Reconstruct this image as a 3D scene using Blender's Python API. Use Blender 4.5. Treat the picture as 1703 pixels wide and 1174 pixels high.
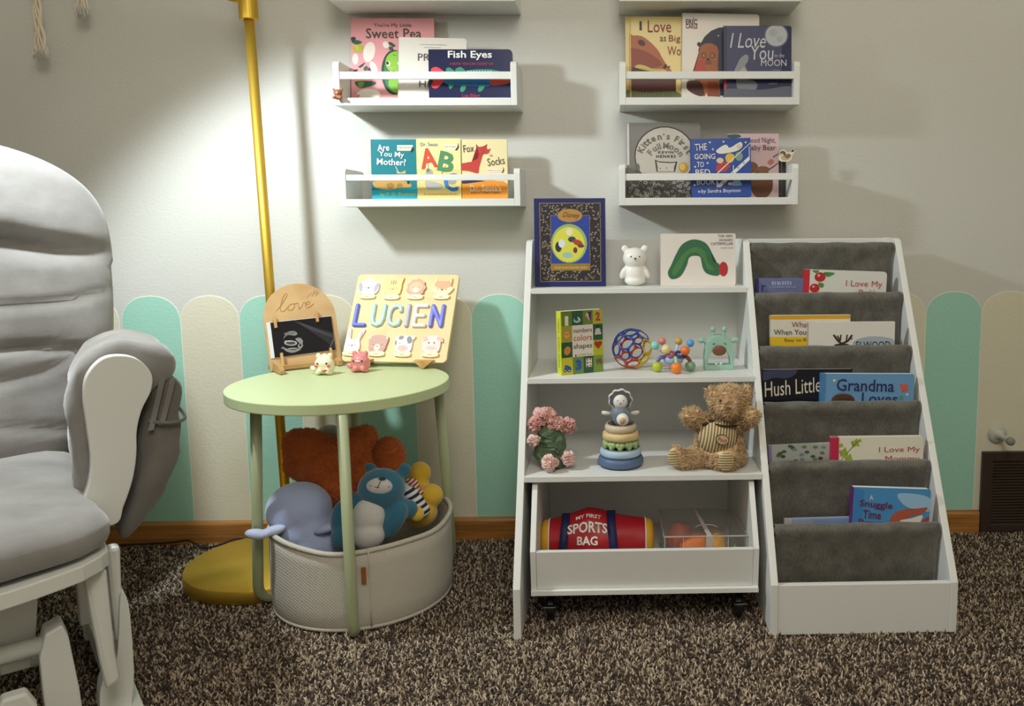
import bpy, bmesh, math, random
import numpy as np
from mathutils import Vector, Matrix, Euler
random.seed(7)
rng = np.random.default_rng(11)
for o in list(bpy.data.objects):
    bpy.data.objects.remove(o, do_unlink=True)
SC = bpy.context.scene
COL = SC.collection
R = math.radians
PI = math.pi

# ---------------------------------------------------------------- camera
f_px, cx_px, cy_px = 1380.3, 1054.4, 531.9
yaw, pitch, roll = .0257, .1203, .0053
cam_d = bpy.data.cameras.new('camera')
cam = bpy.data.objects.new('camera', cam_d)
COL.objects.link(cam)
SC.camera = cam
F = Vector((math.sin(yaw)*math.cos(pitch), math.cos(yaw)*math.cos(pitch), -math.sin(pitch)))
r_ = Vector((math.cos(yaw), -math.sin(yaw), 0))
d_ = F.cross(r_)
RR = r_*math.cos(roll)+d_*math.sin(roll)
DD = -r_*math.sin(roll)+d_*math.cos(roll)
mw = Matrix.Identity(4)
for i in range(3):
    mw[i][0] = RR[i]; mw[i][1] = -DD[i]; mw[i][2] = -F[i]
mw.translation = Vector((.1598, -2.0119, .7916))
cam.matrix_world = mw
cam_d.sensor_fit = 'HORIZONTAL'
cam_d.sensor_width = 36
cam_d.lens = f_px/1703*36
cam_d.shift_x = -(cx_px-851.5)/1703
cam_d.shift_y = (cy_px-587)/1703
cam_d.clip_start = .02

# ---------------------------------------------------------------- world, lights, exposure
W = bpy.data.worlds.new('world'); SC.world = W; W.use_nodes = True
W.node_tree.nodes['Background'].inputs[0].default_value = (.9, .92, 1, 1)
W.node_tree.nodes['Background'].inputs[1].default_value = .05
SC.view_settings.view_transform = 'Standard'
SC.view_settings.look = 'None'
SC.view_settings.exposure = 0
SC.view_settings.gamma = 1
SC.view_settings.use_curve_mapping = False
LAMP = Vector((-.82, -.65, 1.30))

def light(name, kind, loc, power, color, **k):
    d = bpy.data.lights.new(name, kind); d.energy = power; d.color = color
    for a, v in k.items(): setattr(d, a, v)
    o = bpy.data.objects.new(name, d); COL.objects.link(o); o.location = loc
    return o
ceiling_glow = light('ceiling_light_glow', 'POINT', (.25, -2.2, 2.0), 46, (1, .945, .86), shadow_soft_size=.36)
side_glow = light('side_light_glow', 'POINT', (1.20, -.33, 1.85), 1.6, (.95, 1, .50), shadow_soft_size=.06)
spot = light('lamp_beam', 'SPOT', LAMP, 39, (.87, .965, 1.0), spot_size=R(122), spot_blend=.45, shadow_soft_size=.045)
spot.rotation_euler = Vector((.42, .25, -.87)).to_track_quat('-Z', 'Y').to_euler()

# ---------------------------------------------------------------- helpers
def lin(h):
    h = h.lstrip('#')
    c = [int(h[i:i+2], 16)/255 for i in (0, 2, 4)]
    return tuple((v/12.92 if v <= .04045 else ((v+.055)/1.055)**2.4) for v in c)+(1,)
_m = {}
def M(hexc, rough=.6, metal=0, bump=0, bscale=200, noise=0, nscale=20, trans=0, sheen=0, emit=0, alpha=1, coat=0):
    """procedural principled material; optional fine bump and slight colour variation"""
    key = (hexc, rough, metal, bump, bscale, noise, nscale, trans, sheen, emit, alpha, coat)
    if key in _m: return _m[key]
    m = bpy.data.materials.new('material_'+hexc.strip('#')+'_%d' % len(_m)); m.use_nodes = True
    nt = m.node_tree; b = nt.nodes['Principled BSDF']
    b.inputs['Base Color'].default_value = lin(hexc)
    b.inputs['Roughness'].default_value = rough
    b.inputs['Metallic'].default_value = metal
    b.inputs['Transmission Weight'].default_value = trans
    b.inputs['Sheen Weight'].default_value = sheen
    b.inputs['Coat Weight'].default_value = coat
    b.inputs['Alpha'].default_value = alpha
    tc = None
    if bump or noise:
        tc = nt.nodes.new('ShaderNodeTexCoord')
    if bump:
        n = nt.nodes.new('ShaderNodeTexNoise'); n.inputs['Scale'].default_value = bscale; n.inputs['Detail'].default_value = 3
        bp = nt.nodes.new('ShaderNodeBump'); bp.inputs['Strength'].default_value = bump; bp.inputs['Distance'].default_value = .002
        nt.links.new(tc.outputs['Object'], n.inputs['Vector'])
        nt.links.new(n.outputs['Fac'], bp.inputs['Height']); nt.links.new(bp.outputs['Normal'], b.inputs['Normal'])
    if noise:
        n = nt.nodes.new('ShaderNodeTexNoise'); n.inputs['Scale'].default_value = nscale; n.inputs['Detail'].default_value = 4
        mx = nt.nodes.new('ShaderNodeMix'); mx.data_type = 'RGBA'
        c = lin(hexc)
        mx.inputs[6].default_value = tuple(v*(1-noise) for v in c[:3])+(1,)
        mx.inputs[7].default_value = tuple(min(1, v*(1+noise)) for v in c[:3])+(1,)
        nt.links.new(tc.outputs['Object'], n.inputs['Vector'])
        nt.links.new(n.outputs['Fac'], mx.inputs[0]); nt.links.new(mx.outputs[2], b.inputs['Base Color'])
    _m[key] = m
    return m

def tag(o, label=None, cat=None, group=None, kind=None):
    if label: o['label'] = label
    if cat: o['category'] = cat
    if group: o['group'] = group
    if kind: o['kind'] = kind
    return o
def thing(name, label, cat, loc=(0, 0, 0), rz=0, group=None, rx=0, ry=0):
    o = bpy.data.objects.new(name, None); COL.objects.link(o)
    o.empty_display_size = .02
    o.location = loc; o.rotation_euler = (rx, ry, rz)
    return tag(o, label, cat, group)
def mesh_obj(name, me, parent=None):
    o = bpy.data.objects.new(name, me); COL.objects.link(o)
    if parent: o.parent = parent
    return o
def obj(name, bm, mat, parent=None, smooth=False, bevel=0, bseg=2, loc=None, rot=None, sub=0, solid=0):
    if not smooth or bevel:
        pass
    bmesh.ops.recalc_face_normals(bm, faces=bm.faces)
    me = bpy.data.meshes.new(name)
    bm.to_mesh(me); bm.free()
    for mm in (mat if isinstance(mat, (list, tuple)) else [mat]): me.materials.append(mm)
    if smooth:
        me.polygons.foreach_set('use_smooth', [True]*len(me.polygons))
    o = mesh_obj(name, me, parent)
    if loc: o.location = loc
    if rot: o.rotation_euler = rot
    if solid:
        s = o.modifiers.new('solid', 'SOLIDIFY'); s.thickness = solid; s.offset = 0
    if bevel:
        b = o.modifiers.new('bevel', 'BEVEL'); b.width = bevel; b.segments = bseg; b.limit_method = 'ANGLE'; b.angle_limit = R(40)
    if sub:
        s = o.modifiers.new('sub', 'SUBSURF'); s.levels = sub; s.render_levels = sub
    return o
def NB(): return bmesh.new()
def xf(verts, M4):
    for v in verts: v.co = M4 @ v.co
def box(bm, x0, x1, y0, y1, z0, z1, M4=None, mi=0):
    g = bmesh.ops.create_cube(bm, size=1)
    vs = g['verts']
    for v in vs:
        v.co = Vector((x0+(v.co.x+.5)*(x1-x0), y0+(v.co.y+.5)*(y1-y0), z0+(v.co.z+.5)*(z1-z0)))
    if M4: xf(vs, M4)
    if mi:
        for f in {f for v in vs for f in v.link_faces}: f.material_index = mi
    return vs
def BX(x0, x1, y0, y1, z0, z1, M4=None):
    bm = NB(); box(bm, x0, x1, y0, y1, z0, z1, M4); return bm
def ball(bm, c, r, rot=None, seg=20, ring=12, mi=0):
    if not hasattr(r, '__len__'): r = (r, r, r)
    m = Matrix.Translation(Vector(c))
    if rot: m = m @ Euler(rot).to_matrix().to_4x4()
    m = m @ Matrix.Diagonal((*r, 1))
    g = bmesh.ops.create_uvsphere(bm, u_segments=seg, v_segments=ring, radius=1, matrix=m)
    for f in {f for v in g['verts'] for f in v.link_faces}: f.material_index = mi; f.smooth = True
    return g['verts']
def tube(bm, pts, rad, seg=10, caps=True, mi=0, closed=False):
    pts = [Vector(p) for p in pts]
    n = len(pts)
    rr = rad if hasattr(rad, '__len__') else [rad]*n
    rings = []; up = None
    for i, p in enumerate(pts):
        if closed: t = (pts[(i+1) % n]-pts[i-1]).normalized()
        else: t = (pts[min(i+1, n-1)]-pts[max(i-1, 0)]).normalized()
        if up is None:
            a = Vector((0, 0, 1)) if abs(t.z) < .9 else Vector((1, 0, 0))
            up = (a-t*a.dot(t)).normalized()
        else:
            up = (up-t*up.dot(t)).normalized()
        s = t.cross(up)
        rings.append([bm.verts.new(p+(up*math.cos(2*PI*k/seg)+s*math.sin(2*PI*k/seg))*rr[i]) for k in range(seg)])
    fs = []
    for i in range(n if closed else n-1):
        a, b = rings[i], rings[(i+1) % n]
        for k in range(seg): fs.append(bm.faces.new((a[k], a[(k+1) % seg], b[(k+1) % seg], b[k])))
    if caps and not closed:
        fs.append(bm.faces.new(rings[0][::-1])); fs.append(bm.faces.new(rings[-1]))
    for f in fs: f.material_index = mi
    return rings
def TB(*a, **k):
    bm = NB(); tube(bm, *a, **k); return bm
def cyl(bm, c, r, h, seg=32, mi=0, M4=None, r2=None):
    m = Matrix.Translation(Vector(c)+Vector((0, 0, h/2)))
    if M4: m = M4 @ m
    g = bmesh.ops.create_cone(bm, cap_ends=True, segments=seg, radius1=r, radius2=r if r2 is None else r2, depth=h, matrix=m)
    if mi:
        for f in {f for v in g['verts'] for f in v.link_faces}: f.material_index = mi
    return g['verts']
def lathe(bm, prof, seg=40, M4=None, mi=0):
    rings = []
    for r, z in prof:
        ring = [bm.verts.new(Vector((r*math.cos(2*PI*k/seg), r*math.sin(2*PI*k/seg), z))) for k in range(seg)] if r > 1e-6 else [bm.verts.new((0, 0, z))]
        if M4: xf(ring, M4)
        rings.append(ring)
    for a, b in zip(rings, rings[1:]):
        for k in range(seg):
            k2 = (k+1) % seg
            if len(a) == 1 and len(b) == 1: continue
            if len(a) == 1: f = bm.faces.new((a[0], b[k2], b[k]))
            elif len(b) == 1: f = bm.faces.new((a[k], a[k2], b[0]))
            else: f = bm.faces.new((a[k], a[k2], b[k2], b[k]))
            f.material_index = mi; f.smooth = True
def prism(bm, pts, a0, a1, axis='y', mi=0):
    """polygon extruded; pts are (x,z) for axis y, (y,z) for axis x, (x,y) for axis z"""
    def P(p, a):
        return {'y': (p[0], a, p[1]), 'x': (a, p[0], p[1]), 'z': (p[0], p[1], a)}[axis]
    A = [bm.verts.new(P(p, a0)) for p in pts]; B = [bm.verts.new(P(p, a1)) for p in pts]
    fs = [bm.faces.new(A), bm.faces.new(B[::-1])]
    n = len(pts)
    for i in range(n): fs.append(bm.faces.new((A[i], B[i], B[(i+1) % n], A[(i+1) % n])))
    for f in fs: f.material_index = mi
def rrect(x0, z0, x1, z1, r, n=5, which='abcd'):
    """rounded rectangle; corners a=bl b=br c=tr d=tl"""
    out = []
    for k, (cx, cz, a, x, z) in {'a': (x0+r, z0+r, 180, x0, z0), 'b': (x1-r, z0+r, 270, x1, z0), 'c': (x1-r, z1-r, 0, x1, z1), 'd': (x0+r, z1-r, 90, x0, z1)}.items():
        if k in which and r > 0:
            out += [(cx+r*math.cos(R(a+90*i/n)), cz+r*math.sin(R(a+90*i/n))) for i in range(n+1)]
        else: out.append((x, z))
    return out
def ell(cx, cz, rx, rz=None, rot=0, n=28, a0=0, a1=360):
    rz = rx if rz is None else rz
    c, s = math.cos(R(rot)), math.sin(R(rot)); o = []
    m = n if a1-a0 == 360 else n+1
    for i in range(m):
        t = R(a0+(a1-a0)*i/n); x, z = rx*math.cos(t), rz*math.sin(t)
        o.append((cx+x*c-z*s, cz+x*s+z*c))
    return o
def spline(pts, k=6, closed=True):
    n = len(pts); out = []
    rngi = range(n) if closed else range(n-1)
    for i in rngi:
        g = lambda j: Vector(pts[j % n]) if closed else Vector(pts[max(0, min(n-1, j))])
        p0, p1, p2, p3 = g(i-1), g(i), g(i+1), g(i+2)
        for j in range(k):
            t = j/k
            out.append(tuple(.5*((2*p1)+(-p0+p2)*t+(2*p0-5*p1+4*p2-p3)*t*t+(-p0+3*p1-3*p2+p3)*t**3)))
    if not closed: out.append(tuple(pts[-1]))
    return out
def pic(parent, items, y=-.0004, name='cover_picture', step=.00008):
    """flat print: items = [(hex, polygon in x,z)], layered outwards"""
    bm = NB(); mats = []; idx = {}
    for i, (h, pts) in enumerate(items):
        if h not in idx: idx[h] = len(mats); mats.append(M(h, .45))
        vs = [bm.verts.new((p[0], y-step*i, p[1])) for p in pts]
        f = bm.faces.new(vs); f.material_index = idx[h]
    bmesh.ops.triangulate(bm, faces=bm.faces[:])
    me = bpy.data.meshes.new(name); 
    for fc in bm.faces:
        fc.normal_update()
        if fc.normal.y > 0: fc.normal_flip()
    bm.to_mesh(me); bm.free()
    for m in mats: me.materials.append(m)
    return mesh_obj(name, me, parent)
def line(p, q, w):
    a, b = Vector(p), Vector(q); d = (b-a).normalized(); n = Vector((-d.y, d.x))*w/2
    return [tuple(a+n), tuple(a-n), tuple(b-n), tuple(b+n)]
def txt(parent, s, x, z, w=None, h=None, color='#222222', rot=0, y=-.0012, bold=0.0, shear=0, name='lettering', spacing=1, rx=0, depth=.0002):
    cu = bpy.data.curves.new('t', 'FONT'); cu.body = s; cu.size = 1; cu.extrude = 0; cu.offset = bold; cu.shear = shear
    cu.resolution_u = 2; cu.space_character = spacing; cu.align_x = 'CENTER'; cu.space_line = .9
    t = bpy.data.objects.new('t', cu); COL.objects.link(t)
    dg = bpy.context.evaluated_depsgraph_get()
    me = bpy.data.meshes.new_from_object(t.evaluated_get(dg))
    bpy.data.objects.remove(t, do_unlink=True); bpy.data.curves.remove(cu)
    n = len(me.vertices); co = np.empty(n*3); me.vertices.foreach_get('co', co); co = co.reshape(-1, 3)
    mn, mxx = co.min(0), co.max(0); c = (mn+mxx)/2; sz = mxx-mn
    sx = (w/sz[0]) if w else (h/sz[1]); szz = (h/sz[1]) if h else sx
    X = (co[:, 0]-c[0])*sx; Z = (co[:, 1]-c[1])*szz
    cr, sr = math.cos(R(rot)), math.sin(R(rot))
    out = np.zeros((n, 3)); out[:, 0] = x+X*cr-Z*sr; out[:, 2] = z+X*sr+Z*cr; out[:, 1] = y
    me.vertices.foreach_set('co', out.ravel()); me.update()
    me.materials.clear(); me.materials.append(M(color, .5)); me.name = name
    return mesh_obj(name, me, parent)
def soft(name, parts, mat, parent=None, vox=.006, smooth=8, disp=0, dscale=.03, tubes=(), bms=None, dec=0):
    """one continuous rounded body grown from overlapping ellipsoids (voxel union, smoothed)"""
    bm = NB()
    for p in parts:
        ball(bm, p[0], p[1], p[2] if len(p) > 2 else None, 24, 16)
    for t in tubes: tube(bm, t[0], t[1], 14)
    me = bpy.data.meshes.new(name); bmesh.ops.recalc_face_normals(bm, faces=bm.faces); bm.to_mesh(me); bm.free()
    t = bpy.data.objects.new('t', me); COL.objects.link(t)
    m = t.modifiers.new('r', 'REMESH'); m.mode = 'VOXEL'; m.voxel_size = vox; m.use_smooth_shade = True
    m = t.modifiers.new('s', 'SMOOTH'); m.factor = .6; m.iterations = smooth
    if disp:
        tx = bpy.data.textures.new('d', 'CLOUDS'); tx.noise_scale = dscale
        m = t.modifiers.new('d', 'DISPLACE'); m.texture = tx; m.strength = disp; m.mid_level = .5
    dg = bpy.context.evaluated_depsgraph_get()
    me2 = bpy.data.meshes.new_from_object(t.evaluated_get(dg))
    bpy.data.objects.remove(t, do_unlink=True)
    me2.materials.clear(); me2.materials.append(mat); me2.name = name
    me2.polygons.foreach_set('use_smooth', [True]*len(me2.polygons))
    return mesh_obj(name, me2, parent)
def fur(o, n, length, width, mat, parent, name='fur', lean=.6, down=0, keep=None, curl=0):
    """short tufts standing on a surface, joined into one mesh"""
    me = o.data; me.calc_loop_triangles()
    T = np.array([t.vertices for t in me.loop_triangles]); V = np.array([v.co for v in me.vertices])
    a, b, c = V[T[:, 0]], V[T[:, 1]], V[T[:, 2]]
    nn = np.cross(b-a, c-a); ar = np.linalg.norm(nn, axis=1); nn /= ar[:, None]+1e-12
    i = rng.choice(len(T), n, p=ar/ar.sum())
    u, v = rng.random(n), rng.random(n); fl = u+v > 1; u[fl] = 1-u[fl]; v[fl] = 1-v[fl]
    P = a[i]+(b[i]-a[i])*u[:, None]+(c[i]-a[i])*v[:, None]; N = nn[i]
    if keep is not None:
        k = keep(P); P, N = P[k], N[k]; n = len(P)
    return spikes(P, N, length, width, mat, parent, name, lean, down)
def spikes(P, N, length, width, mat, parent, name, lean=.6, down=0, colors=None, blunt=.5):
    n = len(P)
    rv = rng.normal(size=(n, 3)); rv /= np.linalg.norm(rv, axis=1)[:, None]
    D = N+rv*lean+np.array([0, 0, -down]); D /= np.linalg.norm(D, axis=1)[:, None]
    S = np.cross(D, rv); S /= np.linalg.norm(S, axis=1)[:, None]+1e-9; Q = np.cross(D, S)
    L = length*(.6+.8*rng.random(n))[:, None]
    rv2 = rng.normal(size=(n, 3)); rv2 /= np.linalg.norm(rv2, axis=1)[:, None]
    vs = np.empty((n, 7, 3))
    for k in range(3):
        c, s = math.cos(2*PI*k/3), math.sin(2*PI*k/3)
        off = (S*c+Q*s)*width/2
        vs[:, k] = P+off-N*length*.15
        vs[:, 3+k] = P+D*L*.55+off*1.1
    vs[:, 6] = P+D*L+rv2*L*.25
    fc = []
    for k in range(3):
        k2 = (k+1) % 3
        fc += [(k, k2, 3+k2), (k, 3+k2, 3+k), (3+k, 3+k2, 6)]
    fc = np.array(fc); F_ = (fc[None]+np.arange(n)[:, None, None]*7).reshape(-1, 3)
    me = bpy.data.meshes.new(name)
    me.vertices.add(n*7); me.vertices.foreach_set('co', vs.astype(np.float32).ravel())
    me.loops.add(len(F_)*3); me.loops.foreach_set('vertex_index', F_.astype(np.int32).ravel())
    me.polygons.add(len(F_)); me.polygons.foreach_set('loop_start', np.arange(0, len(F_)*3, 3, dtype=np.int32))
    me.update(calc_edges=True)
    if colors is not None:
        at = me.color_attributes.new('tuft', 'FLOAT_COLOR', 'POINT')
        cc = np.ones((n, 7, 4), np.float32); cc[:, :, :3] = colors[:, None, :]
        at.data.foreach_set('color', cc.ravel())
    me.materials.append(mat)
    o = mesh_obj(name, me, parent); o['kind'] = 'stuff'
    return o

# ---------------------------------------------------------------- setting
def wall_mat(hexc):
    m = bpy.data.materials.new('wall_paint_'+hexc[1:]); m.use_nodes = True; nt = m.node_tree; b = nt.nodes['Principled BSDF']
    b.inputs['Base Color'].default_value = lin(hexc); b.inputs['Roughness'].default_value = .55
    tc = nt.nodes.new('ShaderNodeTexCoord'); n = nt.nodes.new('ShaderNodeTexNoise'); n.inputs['Scale'].default_value = 140; n.inputs['Detail'].default_value = 3
    mp = nt.nodes.new('ShaderNodeMapping'); mp.inputs['Scale'].default_value = (.75, 1, 1.2)
    bp = nt.nodes.new('ShaderNodeBump'); bp.inputs['Strength'].default_value = .28; bp.inputs['Distance'].default_value = .0025
    nt.links.new(tc.outputs['Object'], mp.inputs[0]); nt.links.new(mp.outputs[0], n.inputs['Vector']); nt.links.new(n.outputs['Fac'], bp.inputs['Height']); nt.links.new(bp.outputs['Normal'], b.inputs['Normal'])
    return m
WALL = wall_mat('#d6d5ce'); CEIL = wall_mat('#e6e4dc')
def struct(name, bm, mat, parent=None, **k):
    o = obj(name, bm, mat, parent, **k)
    if not parent: o['kind'] = 'structure'
    return o
wall_back = struct('wall_back', BX(-1.95, 2.35, 0, .1, -.05, 2.45), WALL)
struct('wall_left', BX(-2.0, -1.9, -3.3, .1, -.05, 2.45), WALL)
struct('wall_right', BX(2.3, 2.4, -3.3, .1, -.05, 2.45), WALL)
struct('wall_front', BX(-2.0, 2.4, -3.3, -3.2, -.05, 2.45), WALL)
struct('ceiling', BX(-2.0, 2.4, -3.3, .1, 2.4, 2.5), CEIL)
# painted scallop fence on the back wall: one painted slat per stripe, a film of paint proud of the wall
TEAL = wall_mat('#a8dbc8'); CREAM = wall_mat('#e2ddc6'); RIM = wall_mat('#efecdc')
for k in range(-8, 23):
    corr = .005-.0007*k if -2 < k < 16 else 0
    x0 = -.8851+.14*k+corr; x1 = x0+.14-.0007
    xm, hw = (x0+x1)/2, (x1-x0)/2
    zs, hh = .555, .0615-.0003*k
    if x1 > 2.3 or x0 < -1.9: continue
    arch = lambda hw, zs, hh: [(xm-hw, .056), (xm+hw, .056)]+[(xm+hw*math.copysign(abs(math.cos(R(a)))**.9, math.cos(R(a))), zs+hh*math.sin(R(a))**.95) for a in range(0, 181, 10)]
    bm = NB(); prism(bm, arch(hw, zs, hh), -.0006, .001)
    o = obj('painted_rim', bm, RIM, wall_back)
    bm = NB(); prism(bm, arch(hw-.0012, zs, hh-.0022), -.0012, .001)
    o = obj('painted_stripe', bm, TEAL if k % 2 else CREAM, wall_back)
    o['label'] = 'mint green painted scallop stripe' if k % 2 else 'cream painted scallop stripe'

# oak baseboard
def wood(hexc, dark, sx=1.5, sy=40, sz=40, rough=.4):
    m = bpy.data.materials.new('wood_'+hexc[1:]); m.use_nodes = True; nt = m.node_tree; b = nt.nodes['Principled BSDF']
    tc = nt.nodes.new('ShaderNodeTexCoord'); mp = nt.nodes.new('ShaderNodeMapping'); mp.inputs['Scale'].default_value = (sx, sy, sz)
    n = nt.nodes.new('ShaderNodeTexNoise'); n.inputs['Scale'].default_value = 3; n.inputs['Detail'].default_value = 6; n.inputs['Distortion'].default_value = .4
    cr = nt.nodes.new('ShaderNodeValToRGB'); cr.color_ramp.elements[0].position = .35; cr.color_ramp.elements[0].color = lin(dark); cr.color_ramp.elements[1].position = .65; cr.color_ramp.elements[1].color = lin(hexc)
    nt.links.new(tc.outputs['Object'], mp.inputs[0]); nt.links.new(mp.outputs[0], n.inputs['Vector']); nt.links.new(n.outputs['Fac'], cr.inputs[0]); nt.links.new(cr.outputs[0], b.inputs['Base Color'])
    b.inputs['Roughness'].default_value = rough
    return m
OAK = wood('#bd8544', '#94602c')
bm = NB(); prism(bm, [(0, -.01), (-.011, -.01), (-.011, .048), (-.008, .053), (-.003, .0555), (0, .056)], -1.9, 1.083, 'x')
struct('baseboard_back', bm, OAK)
bm = NB(); prism(bm, [(0, -.01), (-.011, -.01), (-.011, .048), (-.008, .053), (-.003, .0555), (0, .056)], 1.40, 2.3, 'x')
struct('baseboard_right', bm, OAK)

# carpet
CB = bpy.data.materials.new('carpet_backing'); CB.use_nodes = True
CB.node_tree.nodes['Principled BSDF'].inputs['Base Color'].default_value = lin('#2a221b'); CB.node_tree.nodes['Principled BSDF'].inputs['Roughness'].default_value = .95
nt = CB.node_tree; b = nt.nodes['Principled BSDF']; tc = nt.nodes.new('ShaderNodeTexCoord'); v = nt.nodes.new('ShaderNodeTexVoronoi'); v.inputs['Scale'].default_value = 220
cr = nt.nodes.new('ShaderNodeValToRGB'); cr.color_ramp.elements[0].color = lin('#2c231c'); cr.color_ramp.elements[1].color = lin('#a08a70'); cr.color_ramp.elements[0].position = .35; cr.color_ramp.elements[1].position = .8
nt.links.new(tc.outputs['Object'], v.inputs['Vector']); nt.links.new(v.outputs['Color'], cr.inputs[0]); nt.links.new(cr.outputs[0], b.inputs['Base Color'])
floor = struct('floor', BX(-1.95, 2.35, -3.25, .05, -.08, -.004), CB)
CP = bpy.data.materials.new('carpet_yarn'); CP.use_nodes = True; nt = CP.node_tree; b = nt.nodes['Principled BSDF']
a = nt.nodes.new('ShaderNodeAttribute'); a.attribute_name = 'tuft'; nt.links.new(a.outputs['Color'], b.inputs['Base Color']); b.inputs['Roughness'].default_value = .9
def carpet(x0, x1, y0, y1, sp, parent):
    nx, ny = int((x1-x0)/sp), int((y1-y0)/sp)
    X, Y = np.meshgrid(np.arange(nx), np.arange(ny)); n = nx*ny
    P = np.zeros((n, 3)); P[:, 0] = x0+(X.ravel()+rng.random(n))*sp; P[:, 1] = y0+(Y.ravel()+rng.random(n))*sp; P[:, 2] = -.004
    N = np.zeros((n, 3)); N[:, 2] = 1
    pal = np.array([lin(h)[:3] for h in ('#c0ad94', '#a18f7b', '#d6c6ac', '#5c4c3f', '#42362d', '#332a24', '#7a6a5a', '#4c3f35')])
    # neighbouring tufts share a yarn now and then
    ix = rng.choice(len(pal), n, p=[.17, .14, .10, .14, .15, .10, .10, .10])
    C = pal[ix]*(.85+.3*rng.random(n))[:, None]
    keep = ~((P[:, 1] > -.012))
    P, N, C = P[keep], N[keep], C[keep]
    return spikes(P, N, .0085, .0036, CP, parent, 'carpet_pile', .75, 0, C)
carpet(-1.10, 1.45, -.93, -.011, .0046, floor)
# coarser pile where the frame does not reach
carpet(-1.9, 2.3, -1.7, -.93, .011, floor); carpet(-1.9, -1.10, -.93, -.011, .011, floor); carpet(1.45, 2.3, -.93, -.011, .011, floor)

# ---------------------------------------------------------------- furniture
WHITE = M('#e9eae6', .42, bump=.05, bscale=60)
WHITE2 = M('#e6e7e3', .45)
def wall_shelf(label, xL, xR, zb, rail=(.057, .073), top=.096, group='white floating wall shelves'):
    t = thing('wall_shelf', label, 'shelf', ((xL+xR)/2, 0, zb), group=group)
    w = (xR-xL)/2; th = .0135
    o = obj('shelf_board', BX(-w+th, w-th, -.123, -.0005, 0, .0165), WHITE, t, bevel=.0008)
    for s in (-1, 1):
        bm = NB()
        pts = [(-.0005, 0), (-.123, 0)]+[(-.123+.012*(1-math.cos(R(a))), top-.012+.012*math.sin(R(a))) for a in range(0, 91, 15)]+[(-.0005, top)]
        a, b = (s*w, s*(w-th))
        prism(bm, pts, min(a, b), max(a, b), 'x')
        obj('end_bracket', bm, WHITE, t, bevel=.0007)
    obj('guard_rail', BX(-w+th, w-th, -.121, -.1135, rail[0], rail[1]), WHITE, t, bevel=.0006)
    return t
wall_shelf('upper left wall shelf with pink, white and dark blue books behind its rail', -.450, -.048, 1.0445)
wall_shelf('lower left wall shelf with teal and two pale yellow books', -.4465, -.0455, .8235, (.0575, .0705), .084)
wall_shelf('upper right wall shelf with the yellow, white and night-blue books', .1795, .581, 1.0445)
wall_shelf('lower right wall shelf with the grey moon book and blue book', .177, .5815, .8235, (.0555, .0705), .092)
wall_shelf('top left wall shelf cut off by the photo edge, above the pink book', -.450, -.048, 1.2665)
wall_shelf('top right wall shelf cut off by the photo edge, above the yellow book', .1795, .581, 1.2665)

# --- bookcase with sling rack (one piece of furniture)
XA, XB, XC = -.033, .456, .8015     # outer faces of the three upright panels
PT = .014
def fy(z): return -.515+.5944*(z-.1) if z > .1 else -.515
org = thing('toy_organizer', 'white slant-sided bookcase with a grey fabric sling book rack on its right', 'bookcase', (0, 0, 0))
prof = [(-.045, 0), (-.515, 0), (-.515, .1), (-.1415, .730), (-.137, .7385), (-.130, .7435), (-.121, .746), (-.045, .746)]
for x in (XA, XB, XC):
    bm = NB(); prism(bm, prof, x, x+PT, 'x'); obj('side_panel', bm, WHITE, org, bevel=.001)
obj('back_panel', BX(XA+PT, XB, -.053, -.046, .262, .745), WHITE2, org)
obj('back_panel', BX(XB+PT, XC, -.053, -.046, .03, .745), WHITE2, org)
obj('top_rail', BX(XB+PT, XC, -.066, -.053, .700, .7445), WHITE, org, bevel=.001)
for zt in (.6425, .4635, .2856):
    obj('shelf', BX(XA+PT+.0003, XB-.0003, fy(zt-.0115)+.0015, -.0535, zt-.0115, zt), WHITE, org, bevel=.0008)
obj('front_board', BX(XB+PT+.0003, XC-.0003, -.514, -.500, 0, .099), WHITE, org, bevel=.0008)
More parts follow.
